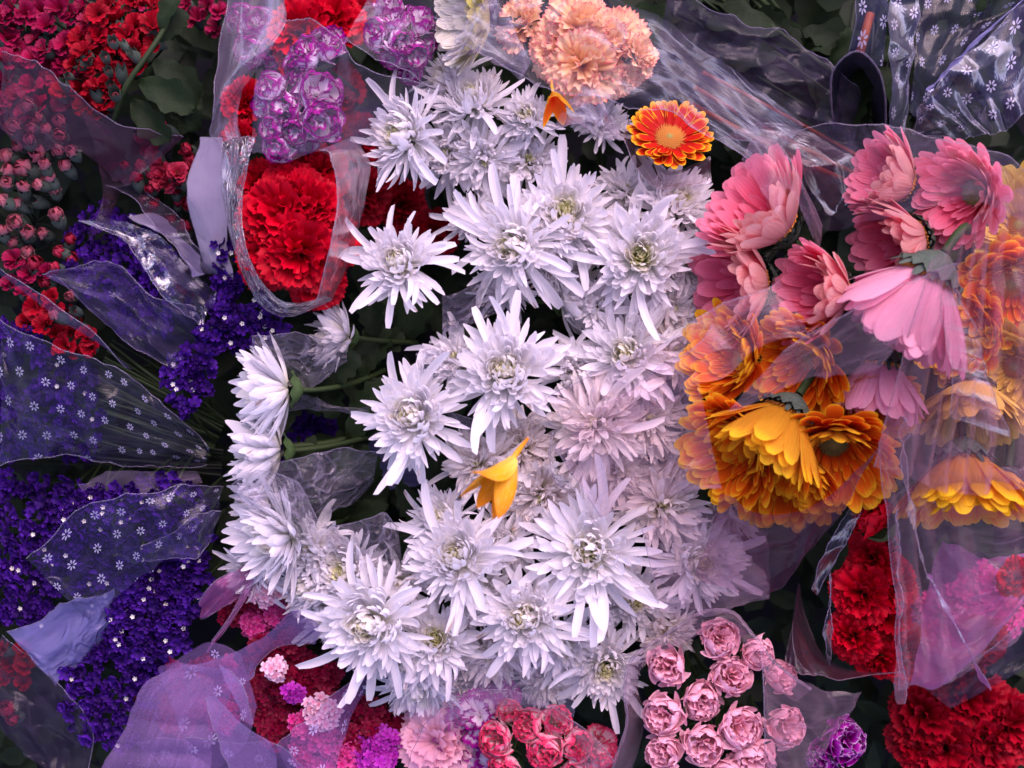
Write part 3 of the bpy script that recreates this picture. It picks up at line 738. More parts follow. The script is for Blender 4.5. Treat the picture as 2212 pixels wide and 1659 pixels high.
def carnation(u, v, R, az, tilt, z, mat, label, n=34, group=None, calyx_side=False):
    a, t = R_(az), R_(tilt)
    ax = Vector((math.cos(a) * math.sin(t), math.sin(a) * math.sin(t), math.cos(t)))
    Rm = M_(R, z) * 1.12
    c = P(u, v, z) - ax * Rm * 0.25
    M = axis_matrix(c, az, tilt, rnd(0, 6.28), Rm)
    root = tag(empty('carnation', M), label, 'flower', group)
    carnation_petals(root, mat, n)
    part('calyx', cached('calyx_carn', lambda: calyx_mesh(MAT['calyx'], .3, .8, 5, .1), 1), Matrix.Translation((0, 0, -.1)), root)
    add_stem(root, M, c - ax * .08 + Vector((rnd(-.02, .02), rnd(-.02, .02), -.15)), .0028, 'stem', z0=-.85)
    return root

GR = 'red carnations wrapped left of the white flowers'
for d in [
 (600,450,92,100,15,.050,'red','bright red carnation at the heart of the wrapped red bunch'),
 (665,430,80,60,20,.040,'red','red carnation at upper right of the bright mass, under a film crease'),
 (575,540,80,200,20,.040,'red','red carnation left of the mass centre beside violet statice'),
 (645,555,92,280,15,.055,'red','bright red carnation low in the wrapped red mass'),
 (715,520,80,0,30,.025,'red','red carnation veiled by film on the side facing the white flowers'),
 (690,615,70,300,30,.025,'red','red carnation at the bottom corner of the wrapped bunch'),
 (625,390,70,90,30,.025,'red','red carnation directly under the purple-edged carnations'),
 (540,460,58,170,45,.010,'red','veiled red carnation behind the film near the white paper'),
 (545,390,60,150,40,-.01,'red','dusky red carnation under milky film above the bright mass'),
 (690,355,66,80,30,.005,'red','rosy red carnation behind film right above the bright mass'),
 (545,590,46,210,40,.020,'red','small red carnation poking from film beside the statice spike'),
 (500,300,50,170,40,.000,'red','small bright red carnation at a tear in the milky film'),
 (515,215,55,170,30,-.01,'red','red carnation left of the purple-edged carnations'),
 (640,50,80,120,25,-.01,'red','red carnation at the top beside the veiled white carnations'),
 (720,25,76,60,25,-.02,'red','shaded red carnation at the top edge of the bunch'),
 (630,130,60,180,35,-.02,'red','red carnation peeping behind the purple-edged blooms'),
 (790,30,60,20,30,-.05,'red_dim','dark red carnation in the shade beside striped carnations at the top'),
 (740,190,60,0,30,-.07,'red_dim','dark red carnation deep behind the purple-edged carnations'),
 (790,300,60,0,30,-.08,'red_dim','dark red carnation in shade behind the yellow-hearted chrysanthemum'),
 (800,420,62,0,30,-.07,'red_dim','dark red carnation in the shaded gap left of the spidery petals'),
 (880,440,60,0,30,-.09,'red_dim','deep red carnation at the bottom of the shaded gap'),
 (950,500,55,0,30,-.09,'red_dim','deep red carnation barely visible between two chrysanthemums'),
]: carnation(*d, group=GR, n=34)

GR2 = 'red carnations behind the right wrap'
for d in [
 (1880,1215,62,200,30,.010,'red','red carnation right under the half-open red bud'),
 (1850,1290,70,200,35,.020,'red','red carnation bulging into the dark gap below the orange gerberas'),
 (1925,1260,66,90,20,.000,'red','red carnation behind the straight film pleat'),
 (1835,1385,60,210,35,.010,'red','red carnation with green calyx showing, by the folded black film'),
 (1920,1345,70,300,20,-.01,'red','veiled red carnation at the middle of the right wrap'),
 (1960,1430,66,300,30,-.02,'red','dusky red carnation low behind the right wrap'),
 (1900,1440,54,260,40,-.01,'red','small red carnation above the dark corner wrap'),
 (2185,1245,44,160,45,.045,'red','dark red carnation resting in a fold of pink film at the frame edge'),
 (2000,1540,80,120,20,-.06,'red_dim','deep red carnation uppermost in the dark corner bunch'),
 (2100,1500,84,90,20,-.06,'red_dim','deep red carnation in the dark corner bunch under the pink film edge'),
 (2190,1560,80,60,20,-.06,'red_dim','deep red carnation at the frame edge of the dark corner bunch'),
 (2040,1630,84,200,20,-.06,'red_dim','deep red carnation low in the dark corner bunch'),
 (2140,1630,84,280,20,-.06,'red_dim','deep red carnation at the very bottom corner'),
 (1960,1610,64,190,40,-.07,'red_dim','deep red carnation nearest the purple-white striped one'),
 (2120,1370,60,100,30,-.03,'red_dim','red carnation ghosted behind the rosy film'),
]: carnation(*d, group=GR2, n=30)

GPE = 'peach carnations with red rims at the top'
for d in [
 (1115,40,62,150,35,.030,'peach','peach carnation with red rims beside the cream gerbera'),
 (1185,110,62,200,30,.045,'peach','peach carnation with frilly red rims on the left of the peach bunch'),
 (1250,45,84,100,15,.050,'peach','peach carnation glowing orange at the top of the bunch'),
 (1260,150,84,270,20,.060,'peach','pale peach carnation lowest in the bunch behind the film rim'),
 (1330,80,84,50,20,.045,'peach','peach carnation with pink rims in the middle of the bunch'),
 (1355,150,64,330,40,.040,'peach','peach-white carnation with a stray petal towards the dark stems'),
 (1395,110,52,20,60,.050,'peach','small peach petal tuft sticking out towards the dark stems'),
]: carnation(*d, group=GPE, n=28)

# spray carnations: half-closed egg shaped blooms
def bloom_petals(node, mat, n=16, openness=0.5):
    openness *= .6
    for k in range(n):
        f = (k + .5) / n
        if f < (0.2 if mat == 'purple_white' else 0.45):   # crumpled inner petals
            me = cached(('bi', mat), lambda: petal(MAT[mat], W=rnd(.7, .95), th0=0, th1=rnd(-30, 20), cup=rnd(.3, .8), prof=pr_fan, nu=10, nv=5, ruffle=rnd(.05, .1), rf=rnd(2, 3.5), fringe=.05, rd=.2), 7)
            part('petal', me, petal_matrix(k * 2.39996, .06, -.1, R_(lerp(5, 36, f * 2) * (.5 + openness)), rnd(.68, .82), 1, rnd(-.5, .5)), node)
        else:
            me = cached(('bo', mat), lambda: petal(MAT[mat], W=rnd(1.0, 1.25), th0=62, th1=rnd(-66, -38), cup=rnd(.5, .8), prof=pr_bud, nu=10, nv=9, ruffle=rnd(.015, .035), rf=rnd(2, 3), fringe=.03, rd=.18), 8)
            part('petal', me, petal_matrix(k * 2.39996, .05, -.3, R_(rnd(-6, 6) + 22 * openness), rnd(1.05, 1.2), 1, rnd(-.25, .25)), node)
    part('calyx', cached('calyx_spray', lambda: calyx_mesh(MAT['calyx'], .52, .7, 5, .2), 1), Matrix.Translation((0, 0, -.12)), node)

def spray(u, v, R, az, tilt, z, mat, label, group, openness=.5):
    a, t = R_(az), R_(tilt)
    ax = Vector((math.cos(a) * math.sin(t), math.sin(a) * math.sin(t), math.cos(t)))
    Rm = M_(R, z) * 1.45
    c = P(u, v, z) - ax * Rm * 0.25
    M = axis_matrix(c, az, tilt, rnd(0, 6.28), Rm)
    root = tag(empty('spray_carnation', M), label, 'flower', group)
    bloom_petals(root, mat, 13 if mat == 'purple_white' else 20, openness)
    add_stem(root, M, c - ax * .06 + Vector((rnd(-.01, .01), rnd(-.01, .01), -.12)), .002, 'stem', z0=-.8)
    return root

GPU = 'white carnations edged in purple'
for d in [
 (660,115,44,150,40,.050,'uppermost purple-edged carnation of the big cluster, beside a pale smooth one'),
 (705,95,44,60,35,.048,'purple-rimmed carnation with a smooth white outer petal'),
 (715,80,36,80,50,.035,'pale carnation with a large plain white petal at the top of the cluster'),
 (648,150,44,230,30,.045,'purple-edged carnation tilted down under the uppermost one'),
 (582,188,40,140,35,.050,'purple-speckled carnation at the left shoulder of the cluster'),
 (640,190,42,100,15,.045,'purple-edged carnation in the hollow under the green calyx'),
 (692,200,58,30,25,.055,'broad striped carnation, largest of the purple-edged cluster'),
 (568,225,36,180,40,.040,'small purple-edged carnation by the milky film'),
 (615,235,42,200,20,.052,'purple-white carnation in the middle of the cluster'),
 (695,262,58,300,20,.055,'big folded purple-edged carnation at the lower right of the cluster'),
 (588,275,36,190,30,.045,'tiny frilled purple carnation low on the left of the cluster'),
 (635,285,38,260,30,.048,'purple-edged carnation between the small frilled ones'),
 (597,315,40,230,35,.040,'lowest purple-edged carnation, striped fan of two petals'),
 (655,310,34,270,50,.020,'veiled pale purple carnation under film just above the red mass'),
 (812,72,40,170,45,.040,'striped carnation at the left of the upper small cluster'),
 (852,45,36,120,35,.045,'curled purple-edged carnation at the top of the upper small cluster'),
 (865,90,36,340,35,.045,'purple-striped carnation with green calyx in the upper small cluster'),
 (842,118,36,210,35,.035,'white and purple carnation at the film crease of the upper small cluster'),
 (905,40,40,60,40,.030,'purple carnation next to the cream gerbera'),
 (895,120,40,300,40,.030,'blurred purple-white carnation above the sideways chrysanthemum petals'),
 (885,160,34,280,50,.010,'faint purple carnation under film by the straggly white petals'),
 (840,10,36,90,30,.020,'purple-white carnation cut by the frame top'),
 (915,95,34,0,40,.020,'half hidden purple carnation against the cream petals'),
]: spray(*d[:6], 'purple_white', d[6], GPU, .5)
for d in [
 (560,50,44,90,20,-.03,'ghostly white carnation veiled by film at the top'),
 (540,110,44,200,20,-.03,'second ghostly white carnation veiled by film, lower down'),
 (590,110,44,0,20,-.03,'veiled mauve-white carnation beside the red carnations'),
 (520,40,40,150,20,-.04,'pale carnation behind the film edge near the dark gap'),
]: spray(*d[:6], 'purple_white', d[6], 'veiled white carnations', .4)

GSP = 'soft pink spray carnations at the bottom'
for d in [
 (1555,1380,48,80,15,.050,'soft pink carnation at the top of the bunch under the film arch'),
 (1442,1440,50,170,20,.050,'soft pink carnation with coral curls on the left of the bunch'),
 (1640,1412,42,340,35,.040,'soft pink carnation half under the mauve film, right of the top one'),
 (1580,1458,50,60,15,.048,'soft pink carnation directly below the top one'),
 (1430,1545,52,190,25,.050,'hot-tinted soft pink carnation on the lower left'),
 (1515,1520,50,260,15,.045,'soft pink carnation in the middle behind the calyx leaves'),
 (1600,1570,56,30,15,.052,'widest ruffled soft pink carnation with open frills'),
 (1700,1570,50,0,15,.020,'dusky pink carnation seen through the mauve film'),
 (1518,1610,50,270,15,.048,'round soft pink carnation in the lowest row'),
 (1432,1625,46,200,25,.045,'soft pink carnation at the bottom left of the bunch'),
 (1628,1640,56,280,20,.042,'soft pink carnation cut by the frame bottom'),
 (1692,1465,42,30,30,.005,'dim pink carnation behind the film on the right of the bunch'),
 (1570,1680,50,280,20,.040,'soft pink carnation mostly below the frame bottom'),
]: spray(*d[:6], 'spray_pink', d[6], GSP, .6)
for d in [
 (1070,1600,46,170,25,.050,'rose-tipped white carnation on the left of the small cluster'),
 (1140,1568,42,140,30,.050,'round rose-tipped bud with white flanks at the top of the small cluster'),
 (1205,1555,40,60,30,.048,'rose-tipped white bud at the upper right of the small cluster'),
 (1178,1622,50,220,15,.055,'broad red-and-white carnation in the front of the small cluster'),
 (1248,1612,44,10,25,.050,'rosy carnation at the right end of the small cluster'),
 (1098,1538,34,100,40,.030,'rosy bud veiled by film above the small cluster'),
 (1090,1660,44,220,20,.045,'red-and-white carnation cut by the frame bottom'),
 (1240,1670,40,280,20,.040,'rosy bud cut by the frame bottom beside the dark gap'),
]: spray(*d[:6], 'rose_white', d[6], 'rose-tipped carnations at the bottom', .45)
for d in [
 (1030,1545,70,120,20,.020,'purple_white','frilly white carnation with magenta rims beneath the white chrysanthemums'),
 (930,1600,84,150,20,.010,'spray_pink','large veiled pale pink carnation at the bottom'),
 (985,1640,80,250,20,.005,'purple_white','magenta-rimmed carnation cut by the frame bottom'),
 (1300,1610,50,20,30,-.02,'rose_white','rosy carnation in the dark gap beside the film rim'),
 (1085,1500,50,60,40,.000,'purple_white','magenta-rimmed carnation peeping under the film'),
]: carnation(*d, group='veiled carnations under the white bunch', n=26)
spray(1830,1600,52,40,25,.030,'purple_deep','deep purple carnation with white rims by the dark corner bunch',None,.7)
spray(1775,1640,40,190,35,.015,'purple_deep','small purple and white carnation beside the deep purple one',None,.5)
spray(1885,1112,52,135,55,.050,'red','half-open red carnation bud with big green calyx right of the orange gerberas',None,.1)

# ------------------------------------------------------------------ multi-bloom sprays at the left
def bud_spray(points, r, z, mat, label, group, az0=120, tl=35, openness=.15, cal='calyx_grey', pn=7, greens=0, name='bud_spray'):
    cu = sum(p[0] for p in points) / len(points); cv = sum(p[1] for p in points) / len(points)
    base = P(cu + 10, cv + 30, z - .14)
    root = tag(empty(name, Matrix.Translation(base)), label, 'flower spray', group)
    Mi = Matrix.Translation(-base)
    for k, p in enumerate(points):
        rr = M_(p[2] if len(p) > 2 else r * rnd(.85, 1.15)) * (1.4 if openness < .5 else 1.15)
        zz = z + rnd(-.012, .012)
        a, t = az0 + rnd(-50, 50), tl * rnd(.3, 1.5)
        green = k < greens
        M = axis_matrix(P(p[0], p[1], zz), a, t, rnd(0, 6.28), rr)
        node = empty('bud', Mi @ M, root)
        cnt = 4 if green else pn
        for q in range(cnt):
            f = q / cnt
            me = cached(('sb', mat), lambda: petal(MAT[mat], W=rnd(.9, 1.15), th0=60, th1=rnd(-68, -35), cup=rnd(.5, .8), prof=pr_bud, nu=5, nv=7, ruffle=.02, rd=.1), 8)
            if openness > .5:
                me = cached(('so', mat), lambda: petal(MAT[mat], W=rnd(.8, 1.0), th0=10, th1=rnd(0, 55), cup=rnd(.1, .4), prof=pr_fan, nu=8, nv=5, ruffle=.06, rf=2.5, fringe=.06, rd=.2), 8)
                part('petal', me, petal_matrix(q * 2.39996, .05, -.3, R_(lerp(10, 70, f)), rnd(.9, 1.15), 1, rnd(-.4, .4)), node)
            else:
                part('petal', me, petal_matrix(q * 2.39996, .04, -.4, R_(rnd(-8, 4) - 10 * (f < .4)), rnd(1.1, 1.3) * (.62 if green else 1), .85, rnd(-.2, .2)), node)
        part('calyx', cached('cx' + cal, lambda: calyx_mesh(MAT[cal], .50, 1.35, 5, -.1), 1), Matrix.Translation((0, 0, .55 if green else -.12)) @ Matrix.Diagonal((1, 1, 1.25 if green else 1, 1)), node)
        tip = Mi @ M @ Vector((0, 0, -1.2))
        mid = tip.lerp(Vector((0, 0, 0)), .5) + Vector((0, 0, -.02))
        part('stalk', tube_mesh('stalk', smooth_pts([tip, mid, Vector((0, 0, 0))], 5), [.0013] * 6, MAT['stem_dark'], 5), Matrix.Identity(4), root)
    return root

GB = 'pink carnation bud sprays at the upper left'
bud_spray([(31,274,24),(59,229,22),(80,257,21),(68,278,18),(101,283,19)], 20, .0, 'bud_pink', 'spray of pale pink buds uppermost in the left bud bunch', GB)
bud_spray([(128,264,22),(130,293,23),(127,326,20),(156,328,19),(144,359,20)], 20, .0, 'bud_pink', 'spray of pink-tipped buds beside the dark maroon film', GB)
bud_spray([(17,340,21),(42,316,20),(82,333,28),(55,365,28),(17,371,20),(62,303,20)], 20, .005, 'bud_pink', 'spray with the two widest pink buds in the left bud bunch', GB, greens=0)
bud_spray([(108,385,21),(97,358,20),(85,399,18),(118,410,20),(50,406,20),(14,396,19)], 20, -.005, 'bud_pink', 'spray of pink buds with dark calyces in the lower middle of the left bunch', GB)
bud_spray([(83,437,22),(7,434,22),(40,440,18),(121,465,24),(33,479,26)], 22, -.02, 'bud_pink', 'spray of greener buds low in the left bunch', GB, greens=1)
bud_spray([(61,502,24),(30,524,20),(95,505,18),(8,500,20),(60,545,20)], 22, -.03, 'bud_pink', 'dim spray of pink buds lowest in the left bunch', GB)
GRR = 'small red carnation sprays at the left'
bud_spray([(352,278,20),(304,300,20),(326,330,28),(338,350,20)], 20, -.01, 'bud_red', 'spray of coral-red buds at the top of the small red bunch', GRR, openness=.15)
bud_spray([(271,359,16),(305,361,20),(295,385,20),(328,372,22),(326,408,16)], 20, -.015, 'bud_red', 'spray of small red buds on the left of the small red bunch', GRR)
bud_spray([(357,385,34),(340,378,22),(383,372,22)], 24, -.005, 'bud_red', 'open red rosette with a frilled centre in the small red bunch', GRR, openness=.8, pn=18)
bud_spray([(403,323,22),(409,345,20),(403,365,20),(389,392,20),(380,413,17)], 20, -.02, 'bud_red', 'spray of red buds against the white paper', GRR)
bud_spray([(385,439,16),(406,441,20),(333,444,20),(310,430,18),(371,476,18),(400,491,22)], 20, -.03, 'bud_red', 'lowest spray of red buds above the folded wrap', GRR)
bud_spray([(155,560,20),(120,580,20),(75,570,26),(100,610,18),(150,520,18),(130,545,18)], 20, -.03, 'bud_red', 'spray of red buds above the violet cellophane', GRR, openness=.15)
bud_spray([(30,560,26),(60,590,24),(20,610,20),(50,630,18),(100,585,20)], 24, -.03, 'magenta', 'spray of pink-red blooms at the frame edge above the violet film', GRR, openness=.8, pn=12)

def scatter(poly, n, dmin):
    xs = [p[0] for p in poly]; ys = [p[1] for p in poly]
    out = []
    for _ in range(n * 40):
        if len(out) >= n: break
        x, y = rnd(min(xs), max(xs)), rnd(min(ys), max(ys))
        ins = False
        j = len(poly) - 1
        for i in range(len(poly)):
            if (poly[i][1] > y) != (poly[j][1] > y) and x < (poly[j][0] - poly[i][0]) * (y - poly[i][1]) / (poly[j][1] - poly[i][1]) + poly[i][0]: ins = not ins
            j = i
        if ins and all((x - a) ** 2 + (y - b) ** 2 > dmin * dmin for a, b in out): out.append((x, y))
    return out

ORD = ['first', 'second', 'third', 'fourth', 'fifth', 'sixth', 'seventh', 'eighth', 'ninth', 'tenth']
def ranked(pts, width=70):
    """(x, y, words that say where it stands in its field, counted in rows)."""
    rows = []
    for p in sorted(pts, key=lambda p: p[1]):
        if rows and p[1] - rows[-1][0][1] < width: rows[-1].append(p)
        else: rows.append([p])
    out = []
    for i, r in enumerate(rows):
        r.sort(key=lambda p: p[0])
        for j, p in enumerate(r):
            out.append((p[0], p[1], '%s row, %s from left' % (('top' if i == 0 else 'bottom' if i == len(rows) - 1 else ORD[i % 10]), ORD[j % 10])))
    return out

def chunks(pts, k, width=90):
    """Nearby points together: order by row bands, then cut."""
    pts = sorted(pts, key=lambda p: (int(p[1] / width), p[0]))
    return [pts[i:i + k] for i in range(0, len(pts), k)]

def spray_field(poly, n, dmin, r, z, mat, label, group, k=6, **kw):
    for i, ch in enumerate(chunks(scatter(poly, n, dmin), k)):
        if len(ch) > 1: bud_spray(ch, r, z, mat, label + ', ' + ORD[i % 10] + ' from the top', group, **kw)
spray_field([(0,20),(190,0),(210,120),(150,250),(0,240)], 34, 28, 27, -.02, 'magenta', 'magenta-red blossom spray in the upper left corner', 'magenta sprays in the upper left', openness=.8, pn=10)
spray_field([(200,0),(350,0),(340,80),(260,190),(215,250),(130,200),(150,130)], 30, 28, 27, -.005, 'red_dim', 'vivid red blossom spray beside the green stem in the upper left', 'red sprays in the upper left', openness=.8, pn=11)
bud_spray([(245,92,17),(228,125,15),(263,160,19),(250,205,20),(292,122,18),(235,155,14),(140,183,15),(150,165,12),(240,185,14),(270,100,14)], 17, .015, 'bud_pink', 'cluster of closed grey-green buds among the red blossoms', 'red sprays in the upper left', greens=10)
spray_field([(60,660),(110,640),(160,690),(230,740),(150,770),(60,700)], 14, 26, 24, -.03, 'red_dim', 'dusky red blossom spray under the violet film edge', 'dusky red sprays at the left', openness=.8, pn=9)
spray_field([(0,1390),(60,1400),(90,1450),(70,1480),(0,1470)], 8, 26, 24, -.06, 'red_dim', 'dark red blossom spray at the lower left frame edge', 'dark red sprays at the lower left', openness=.8, pn=9)
bud_spray([(18,1535,26),(30,1550,20)], 22, -.05, 'bud_red', 'lone pinkish red bud in the dark lower left corner', 'dark red sprays at the lower left')
spray_field([(250,0),(480,0),(470,60),(400,40)], 8, 30, 24, -.06, 'magenta', 'rosy blossom spray at the top beside the dark gap', 'rosy sprays at the top', openness=.8, pn=9)
bud_spray([(165,673,16),(150,690,14),(152,640,18),(120,680,20)], 16, -.01, 'bud_pink', 'green and white closed buds under the violet film edge', 'dusky red sprays at the left', greens=1)
# green stem with leaf in the upper left
def branch(pts, r, label, leaves, mat='stem', name='leafy_branch', cat='branch', group=None):
    ws = [P(*p) for p in pts]
    base = ws[-1]
    M = Matrix.Translation(base)
    root = tag(empty(name, M), label, cat, group)
    sp = smooth_pts([p - base for p in ws], 14)
    part('stem', tube_mesh('stem', sp, [r] * 15, MAT[mat], 7), Matrix.Identity(4), root)
    for (u, v, z, az, L, tl) in leaves:
        add_leaf(root, M, P(u, v, z), az, L, tl, rnd(-20, 20))
    return root
branch([(385,0,-.01),(350,70,.02),(310,130,.03),(270,190,.03),(245,265,.0)], .0028, 'grey-green stem with big dark leaves across the red blossoms',
       [(345,90,.01,50,.04,0),(300,175,.02,-25,.06,0),(285,215,.01,-50,.055,0),(330,130,.0,-40,.06,-5),(360,170,-.01,-60,.06,-5),(330,210,-.01,-10,.05,-5),(345,60,.02,60,.035,10)])

# ------------------------------------------------------------------ statice and sweet william
def floret_mesh(mat, lobes=5, depth=.6, toothed=False):
    V, F, UV = [], [], []
    n = lobes * 4
    rows = 4
    for j in range(rows):
        t = j / (rows - 1)
        for i in range(n):
            a = 2 * math.pi * i / n
            lob = 1 - (0.38 if j == rows - 1 else .12 * t) * (1 if i % 4 == 0 else 0)
            if toothed and j == rows - 1: lob *= rnd(.88, 1.06)
            rr = (0.08 + .92 * t) * lob
            V.append((rr * math.cos(a), rr * math.sin(a), depth * (t ** 1.6) + rnd(-.08, .08) * t)); UV.append((i / n, t))
    for j in range(rows - 1):
        for i in range(n):
            F.append((j * n + i, j * n + (i + 1) % n, (j + 1) * n + (i + 1) % n, (j + 1) * n + i))
    return mesh_of('floret', V, F, mat, UV)

def statice(u, v, z, az, label, group, n=34, L=110, wd=30, white=.12, mat='statice'):
    """A branching sprig: papery calyces packed along short side spikes."""
    base = P(u, v, z - .03)
    root = tag(empty('statice', Matrix.Translation(base)), label, 'flower sprig', group)
    a = R_(az)
    d = Vector((math.cos(a), math.sin(a), .15)).normalized()
    s = Vector((-math.sin(a), math.cos(a), 0))
    Lm, wm = M_(L), M_(wd)
    for k in range(n):
        t = (k + rnd(0, 1)) / n
        q = rnd(-1, 1)
        clump = .6 + .4 * abs(math.sin(t * 9.4))
        pos = d * Lm * (t - .5) + s * q * wm * clump + Vector((0, 0, .024 + wm * 1.1 * math.sqrt(max(0, 1 - q * q)) * clump + rnd(-.004, .004)))
        me = cached(('st', mat), lambda: floret_mesh(MAT[mat], 5, rnd(.5, 1.0)), 8)
        r = M_(rnd(9, 16))
        M = Matrix.Translation(pos) @ axis_matrix(Vector((0, 0, 0)), az + rnd(-80, 80), rnd(5, 70), rnd(0, 6), r)
        part('floret', me, M, root)
        if random.random() < white * .5:
            mw = cached('stw', lambda: floret_mesh(MAT['statice_white'], 5, .5), 3)
            part('corolla', mw, Matrix.Translation(pos + Vector((rnd(-1, 1) * .003, rnd(-1, 1) * .003, r * 1.05))) @ Matrix.Diagonal((M_(5.2), M_(5.2), M_(5.2), 1)), root)
    part('stem', tube_mesh('stem', smooth_pts([d * Lm * .4 + Vector((0, 0, .02)), Vector((0, 0, .015)), -d * Lm * .6, -d * Lm * 1.2 + Vector((0, 0, -.06))], 8), [.0014] * 9, MAT['stem'], 5), Matrix.Identity(4), root)
    return root

def statice_field(poly, total, dmin, z, az, label, group, **kw):
    for (x, y, wd_) in ranked(scatter(poly, total, dmin)):
        statice(x, y, z + rnd(-.015, .015), az + rnd(-35, 35), label + ', ' + wd_, group, **kw)
G1 = 'violet statice sprigs beside the red bunch'
for (x, y, a) in [(498,580,95),(505,650,85),(495,710,100),(455,760,80),(425,810,120),(405,850,110),(545,690,30),(575,710,20)]:
    statice(x, y, -.01 + rnd(-.01, .01), a, 'upright violet statice spike below the red carnations, ' + {580:'uppermost of all', 650:'second highest in the column', 710:'third in the column' if x < 520 else 'rightmost of all', 760:'fourth going down', 810:'fifth going down', 850:'lowest, by the daisy print', 690:'right of the column'}[y], G1, n=36, L=110, wd=30, white=.16)
statice_field([(180,500),(330,490),(400,640),(300,720),(210,640)], 9, 55, -.045, 120, 'statice under crumpled shiny cellophane', 'violet statice under cellophane', n=30, L=110, wd=35, white=.03)
statice_field([(0,720),(90,700),(190,800),(230,960),(60,960),(0,900)], 14, 48, -.05, 170, 'statice under the dark daisy-print film', 'violet statice under the daisy print', n=30, L=100, wd=34, white=.03)
statice_field([(230,1060),(430,1050),(440,1150),(440,1300),(330,1400),(250,1330),(190,1230),(160,1120)], 30, 42, -.012, 260, 'bright violet statice with white dots', 'bright violet statice at the lower left', n=36, L=105, wd=36, white=.12)
statice_field([(250,1350),(390,1330),(350,1450),(280,1560),(180,1560),(140,1480)], 13, 48, -.035, 250, 'shaded statice above the lavender wrap', 'shaded violet statice', n=30, L=100, wd=36, white=.06)
statice_field([(0,1040),(150,1020),(190,1200),(130,1330),(0,1350)], 17, 50, -.055, 200, 'dim violet statice along the left edge', 'dim violet statice at the left edge', n=30, L=100, wd=34, white=.03)
statice_field([(640,900),(720,880),(730,960),(650,980)], 3, 40, -.10, 0, 'statice deep behind the profile chrysanthemums', 'violet statice behind the white flowers', n=26, L=90, wd=30, white=.0)

def sweet_william(u, v, z, r, mat, label, group, n=24, fr=13):
    base = P(u, v, z - .02)
    root = tag(empty('sweet_william', Matrix.Translation(base)), label, 'flower head', group)
    rm = M_(r)
    for k in range(n):
        f = math.sqrt((k + .5) / n); a = k * 2.39996
        pos = Vector((rm * f * math.cos(a), rm * f * math.sin(a), .02 + rm * .45 * (1 - f * f) + rnd(-.003, .003)))
        me = cached(('sw', mat), lambda: floret_mesh(MAT[mat], 5, rnd(.12, .3), True), 7)
        s = M_(fr * rnd(.85, 1.2))
        M = Matrix.Translation(pos) @ axis_matrix(Vector((0, 0, 0)), math.degrees(a) + rnd(-30, 30), f * 45 + rnd(-20, 25), rnd(0, 6), s)
        part('floret', me, M, root)
    part('stem', tube_mesh('stem', [Vector((0, 0, .02)), Vector((0, 0, -.05)), Vector((.01, 0, -.12))], [.003] * 3, MAT['stem_dark'], 6), Matrix.Identity(4), root)
    return root
def sw_field(poly, total, dmin, z, r, mats, label, group, **kw):
    for (x, y, wd_) in ranked(scatter(poly, total, dmin)):
        m = random.choice(mats)
        sweet_william(x, y, z + rnd(-.012, .012), r * rnd(.85, 1.15), m, label + ', ' + wd_, group, **kw)
sw_field([(560,1400),(640,1370),(710,1450),(650,1530),(590,1590),(550,1500),(530,1440)], 14, 38, -.03, 34, ['crimson'], 'crimson sweet william in the pointed gap', 'crimson sweet william heads')
sw_field([(700,1520),(800,1500),(860,1560),(840,1620),(780,1640)], 8, 40, -.02, 36, ['crimson'], 'crimson sweet william under the lowest chrysanthemum', 'crimson heads under the white bunch')
sw_field([(660,1560),(730,1520),(760,1659),(650,1659)], 7, 38, -.015, 34, ['hotpink'], 'hot pink sweet william behind thin wrap', 'hot pink sweet william heads')
sw_field([(530,1240),(600,1270),(600,1340),(540,1350),(480,1330)], 8, 36, -.03, 34, ['hotpink', 'crimson'], 'dusky pink sweet william beside violet statice', 'dusky sweet william heads')
sw_field([(750,1600),(860,1590),(850,1659),(760,1659)], 4, 40, -.01, 36, ['violet'], 'purple sweet william at the bottom edge', 'purple sweet william heads')
sw_field([(340,1440),(430,1420),(520,1420),(520,1530),(430,1560),(330,1520)], 12, 44, -.055, 38, ['hotpink', 'crimson'], 'rosy sweet william ghosting through lavender wrap', 'sweet william heads under the lavender wrap')
sweet_william(700,1530,.01,38,'palepink','pale pink sweet william head beside the crimson one','pale sweet william heads')
sweet_william(600,1440,.01,22,'palepink','small pink-and-white sweet william cluster on the crimson heads','pale sweet william heads',n=12)
sweet_william(640,1490,.0,20,'violet','small mauve sweet william cluster below the full leaning chrysanthemum','pale sweet william heads',n=10)
sweet_william(580,1270,.0,34,'palepink','dim pale pink sweet william head behind the magenta film','pale sweet william heads',n=18)
sw_field([(2000,1290),(2120,1200),(2180,1330),(2080,1430),(1980,1420)], 8, 54, -.11, 50, ['hotpink'], 'rosy flower head behind the pink film', 'rosy heads behind the pink film', fr=20)

# ------------------------------------------------------------------ bed, underlying leaves, stalk bundles
def sheet(name, z, s, mat, n=2):
    m = mesh_of(name, [(-s, -s, z), (s, -s, z), (s, s, z), (-s, s, z)], [(0, 1, 2, 3)], mat, [(0, 0), (1, 0), (1, 1), (0, 1)], False)
    return link(bpy.data.objects.new(name, m))
tag(sheet('ground', -.34, 6, MAT['bark']), 'dark ground under the bunches', None, None, 'structure')

